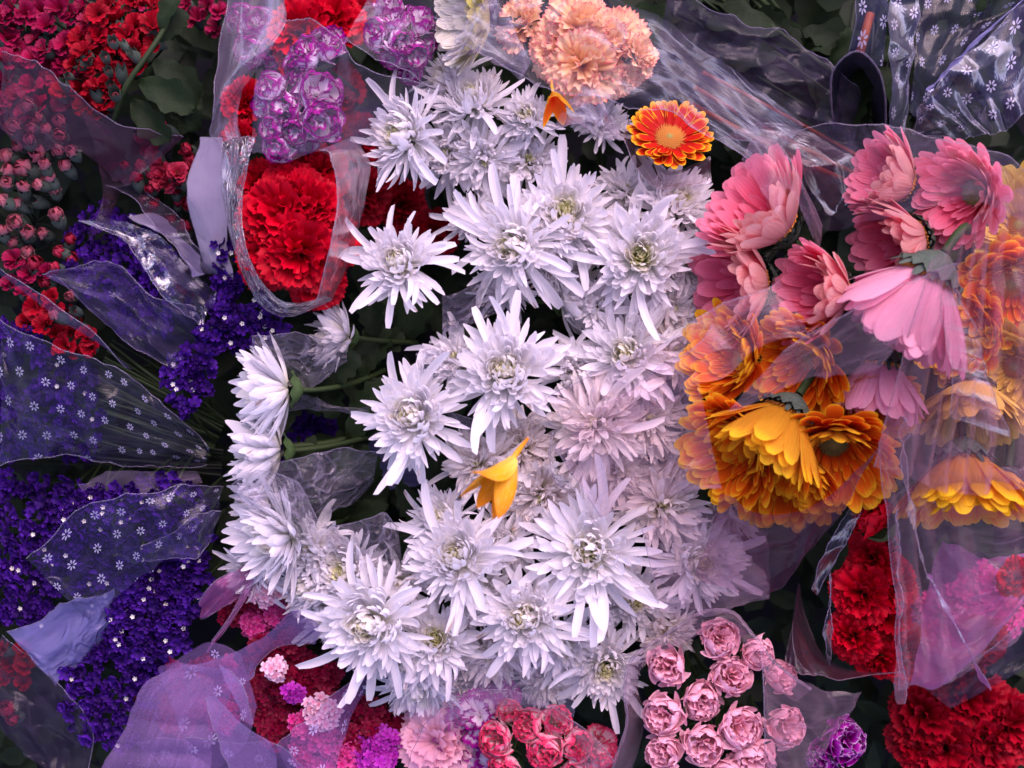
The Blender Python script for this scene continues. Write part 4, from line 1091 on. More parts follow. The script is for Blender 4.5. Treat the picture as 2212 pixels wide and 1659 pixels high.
V, F, UV = [], [], []
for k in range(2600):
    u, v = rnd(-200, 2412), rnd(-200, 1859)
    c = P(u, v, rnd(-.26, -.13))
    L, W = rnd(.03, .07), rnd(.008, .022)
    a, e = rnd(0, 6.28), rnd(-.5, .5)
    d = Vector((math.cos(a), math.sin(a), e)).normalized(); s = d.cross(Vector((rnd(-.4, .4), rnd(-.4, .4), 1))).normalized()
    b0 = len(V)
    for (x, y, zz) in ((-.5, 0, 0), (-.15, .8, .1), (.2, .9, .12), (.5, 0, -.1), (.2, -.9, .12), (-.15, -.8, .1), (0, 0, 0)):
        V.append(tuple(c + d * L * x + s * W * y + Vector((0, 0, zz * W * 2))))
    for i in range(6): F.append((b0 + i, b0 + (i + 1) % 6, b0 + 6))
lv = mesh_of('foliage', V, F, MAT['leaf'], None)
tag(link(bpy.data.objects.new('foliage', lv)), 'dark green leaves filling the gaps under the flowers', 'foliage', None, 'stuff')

def stalks(u0, v0, u1, v1, n, spread0, spread1, z0, z1, label, group, r=.0016, mat='stem_dark', leaves=1, sagz=.0, name='flower_stalk'):
    dx, dy = u1 - u0, v1 - v0
    l = math.hypot(dx, dy); nx, ny = -dy / l, dx / l
    for k in range(n):
        f = (k + .5) / n * 2 - 1
        a0, a1 = f * spread0 + rnd(-.1, .1) * spread0, f * spread1 + rnd(-.2, .2) * spread1
        pts = [P(u0 + nx * a0, v0 + ny * a0, z0 + rnd(-.02, .02)), P((u0 + u1) / 2 + nx * (a0 + a1) / 2 + rnd(-14, 14), (v0 + v1) / 2 + ny * (a0 + a1) / 2 + rnd(-14, 14), (z0 + z1) / 2 + rnd(-.02, .02) + sagz), P(u1 + nx * a1, v1 + ny * a1, z1 + rnd(-.02, .02))]
        base = pts[-1]
        M = Matrix.Translation(base)
        root = tag(empty(name, M), label, 'stalk', group)
        sp = smooth_pts([p - base for p in pts], 10)
        rr = r * rnd(.7, 1.3)
        part('stem', tube_mesh('stem', sp, [rr] * 11, MAT[mat], 6), Matrix.Identity(4), root)
        for q in range(leaves):
            w_ = sp[random.randint(2, 8)] + base
            az = math.degrees(math.atan2(-dy, dx)) + rnd(-35, 35) + (180 if random.random() < .5 else 0)
            add_leaf(root, M, w_, az, rnd(.04, .08), rnd(-5, 20), rnd(-40, 40))
stalks(200, 830, 470, 950, 26, 110, 50, -.07, -.09, 'thin green stalk of statice under the dark daisy-print film', 'statice stalks under the daisy print', .0012, 'stem', 0)
stalks(40, 960, 480, 1000, 12, 50, 30, -.09, -.10, 'dark thin stalk below the daisy-print film', 'dark stalks at the left', .0012, 'stem_dark', 0)
stalks(1380, 60, 2000, 420, 14, 170, 80, -.07, -.10, 'dark leafy carnation stalk under smoky film at the top', 'carnation stalks under smoky film', .0022, 'stem_dark', 3)
stalks(1400, 40, 2000, 400, 9, 150, 70, -.04, -.07, 'greener carnation stalk with narrow leaves crossing the dark ones at the top', 'green stalks under smoky film', .0018, 'stem', 2)
stalks(1500, 190, 1900, 400, 3, 50, 40, -.035, -.05, 'rust-red leaf stalk under the film between red-orange gerbera and black loop', 'rust-red stalks under film', .003, 'orange_stem', 0)
stalks(1560, -20, 1840, 230, 8, 80, 40, -.06, -.08, 'dark stalk running to the black film loop', 'stalks by the black loop', .0025, 'stem', 2)
stalks(1820, 330, 1560, 620, 8, 60, 60, -.07, -.09, 'dark stalk behind the pink gerberas', 'stalks behind the pink gerberas', .0022, 'stem_dark', 2)
stalks(1900, 20, 1850, 300, 7, 60, 50, -.05, -.06, 'stalk under the daisy-print film at the top', 'stalks under the upper daisy print', .003, 'stem_dark', 2)
stalks(2100, 20, 2010, 300, 9, 100, 50, -.05, -.06, 'dark stalk under the bluish daisy-print film', 'stalks under the bluish film', .003, 'stem_dark', 2)
stalks(1560, 360, 1700, 420, 3, 30, 30, -.08, -.08, 'dark stalk near the red-orange gerbera', 'stalks near the red-orange gerbera', .0025, 'stem_dark', 2)
branch([(1880, 30, -.02), (1868, 75, -.015), (1856, 120, -.02)], .0045, 'orange stalk seen through the daisy-print film above the black loop', [], 'orange_stem', 'flower_stalk', 'stalk')
branch([(2212,370,.0),(2150,470,.04),(2090,520,.07),(2040,575,.10)], .005, 'thick grey-green gerbera stalk bending to the calyx', [], 'stem', 'flower_stalk', 'stalk')
branch([(620,965,-.02),(720,955,-.04),(800,930,-.06),(900,900,-.09)], .0035, 'green chrysanthemum stalk with toothed leaves between profile blooms',
       [(690,900,-.03,100,.05,10),(640,900,-.03,200,.05,0),(720,840,-.04,60,.05,10),(760,950,-.05,-60,.05,0),(680,940,-.03,-120,.045,0)], 'stem')
branch([(640,800,-.03),(720,800,-.05),(820,780,-.07)], .0035, 'green chrysanthemum stalk with toothed leaves in the dark gap',
       [(700,790,-.03,-80,.055,5),(740,820,-.04,-40,.05,0),(780,770,-.05,30,.05,0),(680,830,-.04,-140,.05,0),(800,720,-.05,60,.05,0)], 'stem')
branch([(860,1010,-.05),(880,1080,-.07),(950,1090,-.09)], .003, 'dark leafy stalk in the gap below the full chrysanthemum',
       [(860,1040,-.05,-60,.05,0),(900,1090,-.05,20,.05,0),(840,1090,-.06,200,.05,0),(930,1050,-.06,80,.045,0),(890,1130,-.06,-100,.045,0)], 'stem')

# ------------------------------------------------------------------ wrapping films
def film(name, label, A, B, mat, cat='wrapping', nu=46, nv=26, bulge=0.0, amp=.004, fr=14.0, pleat=0.0, pn=9, hem=('A',), hem_r=.0006, hmat='hem', seed=0, group=None, conv=False, rag=0.006):
    """Ruled sheet between edge A and edge B (lists of picture points with height), bulged, pleated and creased."""
    pa = smooth_pts([P(*p) for p in A], nu); pb = smooth_pts([P(*p) for p in B], nu)
    o = sum((p for p in pa + pb), Vector()) / (2 * len(pa))
    V, UV, F = [], [], []
    sx = (pa[-1] - pa[0]).length; sy = (pb[nu // 2] - pa[nu // 2]).length
    rr = random.Random(hash(label) if False else sum(ord(c) for c in label))
    so_ = Vector((rr.uniform(0, 50), rr.uniform(0, 50), rr.uniform(0, 50)))
    phs = [rr.uniform(0, 6.28) for _ in range(4)]
    nu, nv = int(nu * 1.3), int(nv * 1.5)
    pa = smooth_pts([P(*p) for p in A], nu); pb = smooth_pts([P(*p) for p in B], nu)
    folds = []
    for k in range(5):
        a_ = rr.uniform(0, math.pi)
        folds.append((math.cos(a_), math.sin(a_), rr.uniform(5, 9) * (1.5 ** k) * (.5 if mat.startswith('gauze') else 1), rr.uniform(0, 9), amp * 2.0 / (1.45 ** k)))
    for j in range(nv + 1):
        t = j / nv
        for i in range(nu + 1):
            s = i / nu
            p = pa[i].lerp(pb[i], t)
            q = Vector((s * max(sx, .05), t * sy, 0))
            dz = bulge * math.sin(math.pi * t) * math.sin(math.pi * s) ** .5
            if pleat:
                dz += pleat * (abs(math.sin(pn * math.pi * s + phs[0] + 1.5 * math.sin(5 * s + phs[1]))) - .5) * (0.35 + .65 * t)
            n1 = noise.noise(q * fr + so_); n2 = noise.noise(q * fr * 2.7 + so_)
            dz += amp * (1.6 * (.5 - abs(n1) * 2) + .7 * n2)
            for (fx, fy, ff, fp, fa) in folds:
                h_ = (q.x * fx + q.y * fy) * ff + fp
                wgt = max(0.0, noise.noise(q * 6 + so_ * (1 + fp)) + .25) * 1.6
                dz += fa * wgt * (abs((h_ % 1) * 2 - 1) - .5)
            nn = noise.noise_vector(q * fr * .6 + so_)
            p = p + Vector((nn.x * amp * .8, nn.y * amp * .8, dz))
            we = (1 - t) ** 4 - t ** 4
            rg = rag * (abs(noise.noise(Vector((s * sx * 22, 0, 0)) + so_)) * 2 + .6 * abs(noise.noise(Vector((s * sx * 60, 3, 0)) + so_)))
            p += (pb[i] - pa[i]).normalized() * rg * we
            V.append(tuple(p - o)); UV.append((q.x, q.y))
    for j in range(nv):
        for i in range(nu):
            a = j * (nu + 1) + i
            F.append((a, a + nu + 1, a + nu + 2, a + 1))
    me = mesh_of(name, V, F, FILM[mat], UV, mat not in ('crinkle', 'shiny'))
    hems = []
    if hem:
        root = tag(empty(name, Matrix.Translation(o)), label, cat, group)
        part('sheet', me, Matrix.Identity(4), root)
        for h in hem:
            if h == 'A': line = [Vector(V[i]) for i in range(nu + 1)]
            elif h == 'B': line = [Vector(V[nv * (nu + 1) + i]) for i in range(nu + 1)]
            elif h == 'L': line = [Vector(V[j * (nu + 1)]) for j in range(nv + 1)]
            else: line = [Vector(V[j * (nu + 1) + nu]) for j in range(nv + 1)]
            part('rim', tube_mesh('rim', line, [hem_r * (.6 + .4 * abs(math.sin(k * .9))) for k in range(len(line))], FILM[hmat], 5), Matrix.Identity(4), root)
        return root
    ob = link(bpy.data.objects.new(name, me)); ob.location = o
    return tag(ob, label, cat, group)

GW = 'wrapping films round the bunches'
# left red bunch
film('film_wrap', 'large milky film over the veiled white carnations and red blooms at the top left', [(490,-20,.0),(462,110,.01),(458,220,.015),(452,300,.0),(470,330,.02)], [(620,-20,.03),(625,60,.04),(560,150,.03),(520,220,.02),(545,330,.05)], 'milky', amp=.006, hem=('A',), group=GW)
film('film_wrap', 'milky film band round the lower red carnations down to its rounded rim', [(470,300,.03),(475,420,.03),(500,560,.03),(560,660,.02),(640,690,.02),(720,650,.03)], [(560,300,.075),(535,370,.08),(525,450,.08),(540,540,.08),(610,640,.07),(705,640,.05)], 'crinkle', amp=.007, fr=26, hem=('A',), group=GW, bulge=.005)
film('film_wrap', 'clear film with a crease down the right side of the red carnations', [(690,325,.10),(712,340,.10),(722,420,.10),(710,520,.10),(680,650,.07)], [(760,300,.04),(800,350,.05),(790,460,.04),(760,560,.03),(720,650,.03)], 'pinkish', amp=.004, hem=('A',), group=GW)
film('film_wrap', 'clear film over the purple-edged carnations', [(560,60,.07),(640,30,.09),(730,60,.10),(780,130,.09),(960,190,.06)], [(540,330,.08),(600,350,.09),(680,350,.09),(740,340,.08),(800,300,.0)], 'bare', amp=.004, hem=('A',), group=GW)
film('film_wrap', 'narrow clear film over the upper small striped cluster', [(745,90,.08),(800,125,.08),(880,160,.07),(930,190,.06)], [(800,-20,.07),(850,-20,.08),(910,-20,.08),(950,-20,.08)], 'bare', amp=.003, group=GW)
film('paper_wrap', 'off-white paper strip standing between red buds and the wrapped red bunch', [(430,300,-.01),(405,370,.0),(400,450,.0),(430,560,-.01),(470,600,-.02)], [(485,300,.0),(500,370,.01),(495,450,.01),(500,560,.0),(520,620,-.01)], 'paper', amp=.005, hem=('A',), group=GW)
film('film_wrap', 'violet crumpled cellophane fold with white glints over the statice', [(180,480,.0),(260,530,.02),(330,620,.02),(430,720,.0)], [(235,470,-.01),(330,500,.0),(400,560,.0),(470,620,-.01)], 'shiny', amp=.012, fr=22, hem=('A',), group=GW)
film('film_wrap', 'pointed violet cellophane with bright torn edges above the daisy print', [(105,590,.03),(180,560,.03),(240,570,.03),(330,640,.03),(430,650,.02)], [(130,600,.0),(220,680,.0),(290,750,-.01),(370,790,-.01),(440,800,-.02)], 'shiny', amp=.014, fr=24, hem=('A', 'B'), group=GW)
film('film_wrap', 'grey folded wrap of narrow pleats pointing to the violet statice', [(225,395,-.01),(300,440,.0),(370,520,.01),(430,590,.01)], [(300,385,-.03),(370,440,-.02),(420,500,-.01),(470,590,-.01)], 'smoke', amp=.006, pleat=.008, pn=5, hem=('A', 'B'), group=GW)
film('paper_wrap', 'grey-white inner paper in the pleated fold above the statice', [(270,470,-.02),(330,500,.0),(380,540,.0),(410,600,-.01)], [(330,455,-.02),(390,495,-.01),(430,540,-.01),(450,590,-.01)], 'paper', amp=.006, hem=('A',), group=GW)
film('film_wrap', 'dark maroon film with sparse daisies between the two bud bunches', [(165,235,.02),(200,330,.01),(215,430,.0),(190,520,.0)], [(235,270,-.02),(270,340,-.03),(260,430,-.03),(240,500,-.03)], 'maroon', amp=.006, hem=(), group=GW)
film('film_wrap', 'clear film edge crossing the magenta and red blossoms', [(0,85,.05),(90,140,.06),(170,200,.06),(300,270,.03),(400,290,.0)], [(0,300,.03),(60,330,.04),(150,330,.03),(230,380,.0),(280,400,.0)], 'maroon', amp=.005, hem=('A',), group=GW)
film('film_wrap', 'long violet film edge slanting over the dusky red blossoms', [(0,575,.04),(100,640,.05),(200,710,.05),(270,790,.02)], [(0,600,.02),(130,690,.03),(230,750,.02),(290,800,.0)], 'shiny', amp=.004, hem=('A',), group=GW)
film('film_wrap', 'large dark film printed with white daisies over the left stalks', [(0,680,.03),(120,740,.04),(240,790,.03),(350,860,.01),(450,960,-.02)], [(0,1010,-.01),(130,990,-.01),(260,1010,-.01),(350,1020,-.02),(450,1010,-.03)], 'daisy', nu=60, nv=34, amp=.006, hem=('A', 'B'), group=GW, bulge=.01)
film('film_wrap', 'film printed with white daisies over the bright violet statice', [(60,1200,.03),(170,1100,.04),(280,1060,.05),(400,1040,.03),(480,1040,.0)], [(190,1350,.02),(250,1290,.03),(330,1230,.03),(400,1190,.03),(470,1120,.02)], 'daisy', nu=60, nv=30, amp=.006, hem=('A',), group=GW)
film('film_wrap', 'dark clear film with silver creases at the edge of the bright statice', [(315,1190,.04),(370,1150,.05),(430,1110,.05),(480,1100,.03)], [(320,1215,.02),(380,1230,.03),(430,1210,.03),(440,1160,.02)], 'shiny', amp=.012, fr=26, hem=('A', 'B'), group=GW)
film('film_wrap', 'grey-violet film patch above the daisy-printed statice', [(160,1040,-.02),(220,1020,-.01),(300,1010,-.01),(420,1000,-.02)], [(200,1090,-.03),(260,1080,-.02),(330,1070,-.02),(440,1050,-.03)], 'milky', amp=.006, hem=(), group=GW)
film('film_wrap', 'pale lilac film corner with a white glint at the lower left', [(10,1365,.01),(100,1320,.02),(180,1290,.02),(250,1270,.01)], [(130,1480,-.02),(170,1450,-.01),(200,1420,-.01),(240,1380,-.02)], 'lilac', amp=.008, hem=('A', 'L'), group=GW)
film('film_wrap', 'dark smoky film over the leafy lower left corner', [(0,1370,-.01),(60,1420,-.01),(150,1500,-.01),(210,1600,-.02),(200,1680,-.03)], [(-40,1500,-.04),(0,1560,-.05),(40,1620,-.05),(80,1660,-.05),(100,1700,-.05)], 'smoke', amp=.01, hem=('A',), group=GW)
# lavender gauze
GZ = 'lavender nonwoven wrap at the bottom left'
film('nonwoven_wrap', 'broad lavender nonwoven sheet sweeping up from the bottom left', [(190,1700,-.02),(250,1580,-.01),(300,1480,.0),(370,1430,.01)], [(470,1700,.0),(480,1600,.01),(500,1520,.01),(530,1450,.01)], 'gauze', amp=.006, fr=9, hem=(), bulge=.015, pleat=.008, pn=4, group=GZ)
film('nonwoven_wrap', 'thin mauve veil over the ghosted sweet william heads', [(345,1440,.0),(420,1400,.01),(470,1380,.01),(520,1400,.01)], [(430,1700,.0),(500,1640,.01),(540,1600,.02),(560,1540,.02)], 'gauze_thin', amp=.004, fr=8, hem=(), group=GZ)
film('nonwoven_wrap', 'mauve sheet rising to the white chrysanthemums beside the crimson heads', [(400,1430,.02),(500,1395,.03),(570,1370,.04),(640,1310,.03),(700,1350,.03)], [(480,1480,.0),(540,1480,.01),(550,1440,.01),(600,1400,.0),(680,1390,.0)], 'gauze', amp=.005, fr=9, hem=('B',), group=GZ)
film('nonwoven_wrap', 'pointed lavender fold curling beside the dark slit', [(440,1505,.03),(455,1560,.04),(480,1640,.04),(520,1700,.03)], [(465,1500,.05),(520,1560,.055),(590,1610,.05),(600,1700,.03)], 'gauze', amp=.005, fr=9, hem=('A',), group=GZ)
film('nonwoven_wrap', 'slender upright lavender tongue between slit and crimson heads', [(470,1430,.04),(490,1500,.05),(510,1540,.05),(530,1560,.05)], [(500,1450,.05),(540,1490,.06),(548,1530,.06),(545,1570,.055)], 'gauze', amp=.003, fr=9, hem=('B',), group=GZ)
film('nonwoven_wrap', 'horizontal lavender fold at the bottom with printed daisies', [(280,1600,.0),(400,1590,.02),(500,1600,.04),(600,1610,.05),(700,1680,.03)], [(400,1700,.0),(460,1700,.01),(540,1700,.02),(600,1700,.03),(660,1720,.02)], 'gauze_thin', amp=.004, fr=9, hem=('A',), group=GZ)
film('nonwoven_wrap', 'purple veil corner beside the crimson point with printed daisies', [(590,1600,.04),(640,1560,.04),(720,1490,.04),(800,1440,.0)], [(640,1700,.03),(720,1690,.03),(760,1560,.0),(790,1500,.0)], 'gauze_thin', amp=.004, fr=9, hem=('A',), group=GZ)
film('film_wrap', 'magenta cellophane twist with silver creases below the dark gap', [(430,1290,.02),(470,1240,.03),(520,1215,.03),(570,1190,.02)], [(440,1350,.0),(480,1330,.01),(520,1300,.01),(560,1240,.01)], 'magfilm', amp=.012, fr=26, hem=('A', 'B'), group=GW)
film('film_wrap', 'narrow magenta film edge leading down to the lavender sheet', [(520,1290,.02),(490,1340,.02),(460,1380,.01),(440,1400,.0)], [(560,1200,.02),(550,1260,.02),(510,1330,.01),(450,1420,.0)], 'magfilm', amp=.004, group=GW)
# crinkled scraps among the white flowers
GC = 'crinkled cellophane scraps among the white flowers'
film('cellophane_scrap', 'square clear scrap leaning on the upper profile chrysanthemum', [(540,718,.05),(620,712,.05),(700,715,.04),(760,730,.03)], [(560,780,.03),(620,820,.02),(680,850,.02),(740,790,.01)], 'crinkle', amp=.007, fr=30, hem=('A', 'L'), group=GC)
film('cellophane_scrap', 'crinkled scrap between the two profile chrysanthemums and the leaves', [(580,870,.02),(650,850,.02),(720,870,.01),(800,880,.0)], [(560,900,.01),(640,890,.0),(720,900,-.01),(800,920,-.02)], 'crinkle', amp=.006, fr=30, hem=(), group=GC)
film('cellophane_scrap', 'large crinkled scrap under the full chrysanthemum, blue showing through', [(560,1000,.02),(660,985,.03),(750,965,.03),(810,975,.02)], [(620,1110,.01),(690,1120,.02),(760,1090,.01),(800,1040,.0)], 'crinkle', amp=.009, fr=28, hem=('A',), group=GC)
film('cellophane_scrap', 'filmy wrap over the outermost lower chrysanthemum', [(495,1050,.05),(560,1015,.06),(640,1040,.06),(690,1110,.05)], [(510,1080,.08),(560,1110,.09),(620,1160,.09),(680,1200,.07)], 'crinkle', amp=.006, fr=26, hem=('A',), group=GC)
film('cellophane_scrap', 'crumpled scrap behind the bruised yellow-hearted chrysanthemum', [(690,1140,.04),(760,1130,.05),(830,1110,.05),(860,1130,.04)], [(720,1180,.03),(790,1250,.04),(840,1260,.04),(870,1230,.02)], 'crinkle', amp=.009, fr=32, hem=('A',), group=GC)
film('cellophane_scrap', 'crinkled scrap in the gap under the long spidery petals', [(950,640,.03),(1010,610,.04),(1070,600,.04),(1100,640,.03)], [(960,720,.02),(1000,710,.03),(1040,700,.03),(1080,690,.02)], 'crinkle', amp=.008, fr=30, hem=(), group=GC)
film('cellophane_scrap', 'crinkled scrap draped on the small chrysanthemum behind the big dome', [(900,760,.08),(940,740,.09),(970,750,.09),(990,770,.08)], [(905,800,.07),(930,820,.08),(960,830,.08),(1000,840,.07)], 'crinkle', amp=.006, fr=34, hem=('A',), group=GC)
film('cellophane_scrap', 'clear crinkled bag edge below the big dome', [(960,880,.05),(1040,900,.05),(1120,900,.05),(1180,860,.05)], [(1000,930,.02),(1060,940,.03),(1130,930,.03),(1190,900,.03)], 'crinkle', amp=.006, fr=26, hem=('A',), group=GC)
film('cellophane_scrap', 'crumpled scrap left of the dim pink stain', [(1180,930,.07),(1170,980,.07),(1190,1030,.07),(1240,1080,.06)], [(1200,930,.06),(1200,990,.07),(1230,1040,.07),(1260,1080,.05)], 'crinkle', amp=.004, fr=30, hem=('A',), group=GC)
film('film_wrap', 'violet film triangle beside the red-orange gerbera', [(1195,290,.07),(1250,270,.08),(1290,300,.07),(1345,310,.06)], [(1230,210,.06),(1290,190,.06),(1330,230,.06),(1350,260,.06)], 'milky', amp=.008, fr=22, hem=('A',), group=GW)
# top: peach bunch
film('film_wrap', 'clear film with a long curved rim over the peach carnations', [(930,40,.10),(1010,105,.11),(1110,160,.12),(1200,215,.12),(1330,232,.11),(1440,245,.10),(1530,290,.08),(1640,370,.05)], [(1040,-30,.08),(1100,-30,.09),(1200,-30,.11),(1300,-30,.11),(1400,20,.09),(1500,90,.06),(1600,160,.03),(1740,260,.0)], 'topclear', nu=70, nv=30, amp=.006, hem=('A',), group=GW)
film('film_wrap', 'hazy film fold between the cream gerbera and the closed chrysanthemum', [(940,150,.09),(1000,130,.10),(1060,140,.10),(1120,180,.09)], [(1060,-20,.09),(1080,10,.10),(1100,40,.10),(1150,130,.10)], 'milky', amp=.006, hem=(), group=GW)
film('film_wrap', 'smoky film with a ruffled seam over the upper stalks', [(1440,-30,.0),(1560,20,.0),(1700,70,-.01),(1810,140,-.01),(1860,200,-.02)], [(1400,190,.03),(1500,240,.02),(1610,290,.0),(1720,320,-.01),(1830,350,-.02)], 'smoke', nu=60, nv=34, amp=.01, hem=('A',), group=GW, pleat=.006, pn=7)
film('film_wrap', 'rust-tinged film wrap of the red-orange gerbera', [(1340,300,.04),(1370,370,.05),(1430,420,.05),(1540,400,.04)], [(1355,255,.02),(1370,310,.01),(1440,360,.02),(1530,330,.03)], 'pinkish', amp=.005, hem=('A',), group=GW)
film('film_wrap', 'dark film strip trailing behind the pink gerberas', [(1560,300,.02),(1640,320,.03),(1720,380,.02),(1790,470,.0)], [(1640,270,-.01),(1740,290,-.01),(1830,330,-.01),(1880,400,-.02)], 'maroon', amp=.008, hem=('A',), group=GW)
film('black_film', 'glossy black film loop standing between two printed wraps', [(1800,280,-.02),(1792,210,.02),(1800,150,.04),(1850,112,.05),(1895,150,.04),(1912,210,.02),(1915,290,-.02)], [(1830,290,-.05),(1830,220,-.05),(1840,170,-.05),(1858,150,-.05),(1870,170,-.05),(1880,220,-.05),(1885,290,-.05)], 'black', amp=.003, hem=('A',), hem_r=.0012, group=GW)
film('film_wrap', 'printed daisy film tube above the black loop', [(1815,130,.0),(1835,50,.02),(1850,-20,.02),(1870,-30,.02)], [(1920,150,.03),(1930,60,.04),(1925,0,.04),(1920,-30,.03)], 'daisy_blue', amp=.006, hem=('A',), group=GW)
film('film_wrap', 'narrow printed film falling right of the black loop', [(1918,-30,.03),(1915,80,.04),(1915,180,.03),(1918,290,.01)], [(1990,-30,.0),(1975,80,.01),(1965,180,.0),(1960,290,-.02)], 'daisy_blue', amp=.006, pleat=.006, pn=3, hem=('B',), group=GW)
film('film_wrap', 'dark daisy-print film at the top right with even rows of white daisies', [(1980,-30,-.02),(2060,-30,-.02),(2140,-30,-.02),(2240,-30,-.02)], [(1965,260,-.02),(2010,240,-.02),(2100,120,-.02),(2230,20,-.02)], 'daisy', nu=46, nv=40, amp=.005, hem=(), group=GW)
film('film_wrap', 'bluish fan of daisy-print film in the top right corner', [(2225,-20,.05),(2120,90,.05),(2030,160,.05),(1985,220,.04),(1975,280,.02)], [(2260,240,.03),(2200,280,.03),(2140,300,.03),(2080,310,.02),(1990,300,.01)], 'daisy_blue', nu=60, nv=50, amp=.008, pleat=.01, pn=5, hem=('A', 'B'), group=GW)
film('film_fold', 'bright folded rim of the bluish daisy-print fan', [(2240,-20,.06),(2150,60,.06),(2080,130,.055),(2010,200,.05)], [(2225,-20,.055),(2110,80,.06),(2060,130,.055),(2000,195,.05)], 'lilac', amp=.002, hem=(), group=GW)
# right: big wrap of the gerberas
film('film_wrap', 'clear top of the gerbera wrap with a creased silvery rim', [(1660,290,.06),(1760,265,.09),(1900,262,.11),(2040,290,.12),(2160,330,.12),(2240,380,.10)], [(1760,520,.04),(1800,500,.06),(1900,480,.12),(2000,460,.16),(2120,440,.16),(2240,500,.12)], 'topclear', nu=60, nv=34, amp=.006, hem=('A',), group=GW)
film('film_wrap', 'rosy film strip arching over the upward pink gerbera', [(1600,340,.13),(1640,285,.13),(1690,310,.13),(1740,400,.13),(1775,480,.11)], [(1680,470,.16),(1700,420,.15),(1720,430,.14),(1750,500,.12),(1770,560,.10)], 'pinkish', amp=.004, hem=('A',), hmat='hem_pink', group=GW)
film('film_wrap', 'rosy pleated film across the lower edge of the pink gerberas', [(1180,850,.14),(1290,800,.15),(1400,740,.16),(1490,700,.16),(1560,640,.16),(1680,600,.16)], [(1250,960,.12),(1360,930,.13),(1480,860,.15),(1560,820,.16),(1660,760,.17),(1760,740,.18)], 'pinkish', nu=60, nv=30, amp=.004, pleat=.008, pn=4, hem=('A',), hmat='hem', group=GW)
film('film_wrap', 'pinkish film veiling the cream chrysanthemums beside the orange gerberas', [(1190,960,.13),(1290,880,.14),(1400,830,.15),(1500,800,.16)], [(1300,1130,.09),(1380,1100,.10),(1470,1080,.12),(1560,1060,.13)], 'pinkish', nu=50, nv=30, amp=.005, hem=('L',), hmat='hem', group=GW)
film('film_wrap', 'pink film fold from the pale calyx down over the orange gerberas', [(1700,745,.18),(1790,690,.20),(1900,630,.22),(2000,590,.22),(2080,560,.20)], [(1560,900,.16),(1640,870,.17),(1740,830,.19),(1820,820,.20),(1900,800,.20)], 'pinkish', nu=50, nv=30, amp=.004, hem=('A',), hmat='hem', group=GW)
film('film_wrap', 'film below the orange gerberas with fine straight creases', [(1560,1060,.13),(1660,1100,.13),(1770,1080,.14),(1860,1000,.15),(1920,940,.16)], [(1500,1250,.06),(1600,1290,.05),(1680,1280,.05),(1740,1200,.06),(1820,1100,.08)], 'maroon', nu=50, nv=34, amp=.006, pleat=.006, pn=6, hem=('R',), hmat='hem_pink', group=GW)
film('film_wrap', 'tall pleated rosy film falling from the gerbera calyx down the right side', [(2010,560,.22),(2050,520,.22),(2100,470,.22),(2160,420,.20),(2240,380,.18)], [(1880,1010,.13),(1960,1030,.14),(2040,1060,.14),(2130,1070,.14),(2240,1050,.13)], 'pinkstrong', nu=80, nv=50, amp=.005, pleat=.016, pn=6, hem=('L',), hmat='hem_pink', group=GW)
film('film_wrap', 'hanging pleats of clear film below the orange gerberas at the right', [(1900,950,.14),(1940,900,.15),(1980,900,.15),(2060,950,.14),(2150,1000,.13),(2240,1000,.12)], [(1950,1500,.03),(2000,1480,.04),(2060,1470,.04),(2110,1440,.04),(2170,1400,.04),(2240,1340,.04)], 'pinkish', nu=80, nv=50, amp=.006, pleat=.012, pn=6, hem=('L',), hmat='hem', group=GW)
film('film_wrap', 'magenta-pink inner film at the lower right', [(2020,1170,.02),(2080,1180,.03),(2150,1200,.03),(2240,1180,.02)], [(1960,1480,.0),(2020,1490,.01),(2090,1430,.01),(2200,1310,.01)], 'magfilm', nu=50, nv=40, amp=.012, fr=12, hem=('B',), hmat='hem_pink', group=GW)
film('film_wrap', 'dark film corner over the deep red bunch at the right edge', [(2000,1480,.0),(2080,1440,.02),(2160,1380,.02),(2240,1310,.01)], [(2060,1540,-.03),(2130,1500,-.02),(2190,1470,-.02),(2260,1420,-.03)], 'smoke', amp=.008, hem=('A',), group=GW)
film('black_film', 'folded dark violet film strip slanting beside the red carnations', [(1850,1060,.06),(1815,1120,.06),(1775,1200,.05),(1745,1270,.03)], [(1878,1070,.06),(1850,1130,.055),(1815,1200,.045),(1765,1290,.02)], 'smoke', amp=.004, fr=25, hem=('A', 'B'), group=GW)
film('film_wrap', 'curling silvery film tongue in the dark gap left of the red carnations', [(1780,1250,.04),(1785,1310,.04),(1780,1370,.03),(1790,1440,.0)], [(1800,1230,.04),(1808,1300,.045),(1805,1360,.04),(1800,1440,.0)], 'smoke', amp=.005, fr=25, hem=('A', 'B'), group=GW)
film('film_wrap', 'maroon film curl at the bottom of the right gap', [(1690,1440,.02),(1740,1460,.02),(1820,1470,.02),(1960,1450,.02)], [(1720,1240,-.02),(1740,1320,-.03),(1790,1420,-.03),(1900,1460,-.02)], 'maroon', amp=.006, hem=('A',), hmat='hem_pink', group=GW)
FF = 'narrow twisted folds of the gerbera wrap'
film('film_fold', 'bundle of narrow film pleats running diagonally over the cream chrysanthemums', [(1275,885,.17),(1330,850,.175),(1400,805,.18),(1475,750,.18),(1540,700,.18)], [(1285,888,.172),(1345,862,.178),(1425,828,.183),(1510,790,.185),(1580,750,.185)], 'pinkstrong', amp=.003, pleat=.006, pn=3, hem=('A',), group=FF)
film('film_fold', 'long brown-pink fold falling past the half-open red bud', [(1945,900,.17),(1938,1000,.16),(1958,1120,.14),(2000,1250,.11)], [(1962,905,.17),(1962,1000,.165),(1980,1110,.145),(2006,1252,.11)], 'pinkstrong', amp=.002, hem=('A', 'B'), hmat='hem_pink', group=FF)
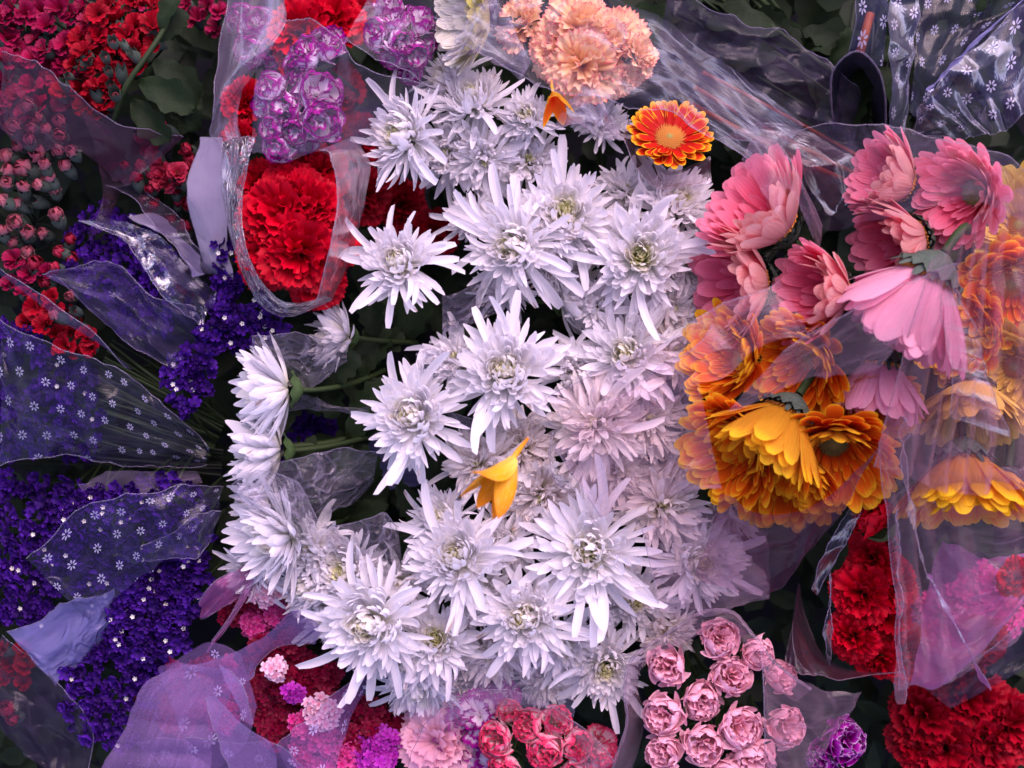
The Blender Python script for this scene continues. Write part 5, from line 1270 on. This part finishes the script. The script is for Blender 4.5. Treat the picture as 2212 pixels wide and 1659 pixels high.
film('film_fold', 'thin slanting fold below the brown-pink one', [(1998,1240,.10),(2050,1340,.08),(2100,1430,.06),(2130,1480,.04)], [(2012,1240,.10),(2072,1345,.08),(2112,1430,.06),(2132,1482,.04)], 'magfilm', amp=.002, hem=('A',), group=FF)
film('film_fold', 'straight upright crease right of the red carnations', [(1932,1100,.13),(1936,1250,.10),(1938,1400,.08),(1942,1520,.05)], [(1940,1100,.13),(1946,1250,.105),(1948,1400,.08),(1948,1520,.05)], 'pinkish', amp=.001, hem=('A',), group=FF)
film('film_fold', 'fan of fine pleats below the pale pink gerbera calyx', [(2010,640,.21),(2030,700,.2),(2045,800,.19),(2050,900,.18)], [(2080,620,.22),(2110,720,.21),(2150,830,.19),(2190,950,.17)], 'pinkstrong', amp=.003, pleat=.006, pn=5, hem=('A', 'B'), hmat='hem_pink', group=FF)
# bottom: film round the soft pink carnations
film('film_wrap', 'mauve film arch with rolled rim over the soft pink carnations', [(1310,1680,.05),(1350,1560,.06),(1345,1480,.07),(1370,1410,.08),(1460,1350,.085),(1530,1315,.085),(1590,1320,.08),(1630,1370,.08),(1680,1430,.07),(1760,1480,.05)], [(1360,1680,.0),(1395,1560,.0),(1385,1480,.01),(1400,1430,.02),(1470,1390,.04),(1530,1355,.05),(1580,1350,.05),(1610,1400,.05),(1660,1470,.04),(1700,1520,.03)], 'pinkish', nu=80, nv=16, amp=.005, hem=('A',), hem_r=.0018, hmat='hem_pink', group=GW, bulge=.01)
film('film_wrap', 'mauve film over the dusky carnations right of the soft pink bunch', [(1640,1390,.08),(1700,1440,.07),(1780,1480,.05),(1860,1490,.04)], [(1655,1680,.06),(1720,1680,.05),(1760,1660,.04),(1800,1600,.03)], 'pinkish', amp=.006, hem=('L',), hmat='hem', group=GW)
film('film_wrap', 'clear film rim sweeping under the white bunch over rose-tipped carnations', [(870,1690,.06),(890,1600,.06),(960,1520,.08),(1060,1490,.085),(1180,1510,.08),(1280,1570,.07),(1330,1640,.06)], [(920,1700,.04),(960,1620,.05),(1010,1560,.06),(1080,1540,.07),(1160,1550,.07),(1230,1600,.06),(1260,1690,.05)], 'pinkish', nu=70, nv=20, amp=.005, hem=('A',), hmat='hem_pink', group=GW)
film('film_wrap', 'thin clear film pulled over the lowest white chrysanthemums', [(860,1440,.10),(950,1430,.11),(1060,1410,.12),(1180,1400,.11),(1260,1440,.09)], [(900,1600,.07),(980,1560,.08),(1060,1530,.09),(1160,1530,.09),(1240,1560,.08)], 'clear', nu=60, nv=20, amp=.005, hem=(), group=GW)
film('film_wrap', 'soft clear film veiling the dim chrysanthemum with the olive eye', [(1380,1130,.12),(1480,1100,.12),(1570,1100,.11),(1660,1150,.09)], [(1420,1330,.09),(1500,1340,.08),(1580,1330,.07),(1660,1300,.05)], 'pinkish', nu=50, nv=26, amp=.005, hem=('L',), group=GW)
film('blue_liner', 'blue plastic liner glimpsed under the crinkled scrap', [(730,960,-.10),(800,950,-.09),(870,960,-.10),(930,1000,-.11)], [(700,1060,-.12),(790,1080,-.11),(860,1070,-.12),(920,1060,-.12)], 'lilac', amp=.012, hem=(), group=None)
print('objects', len(bpy.data.objects))
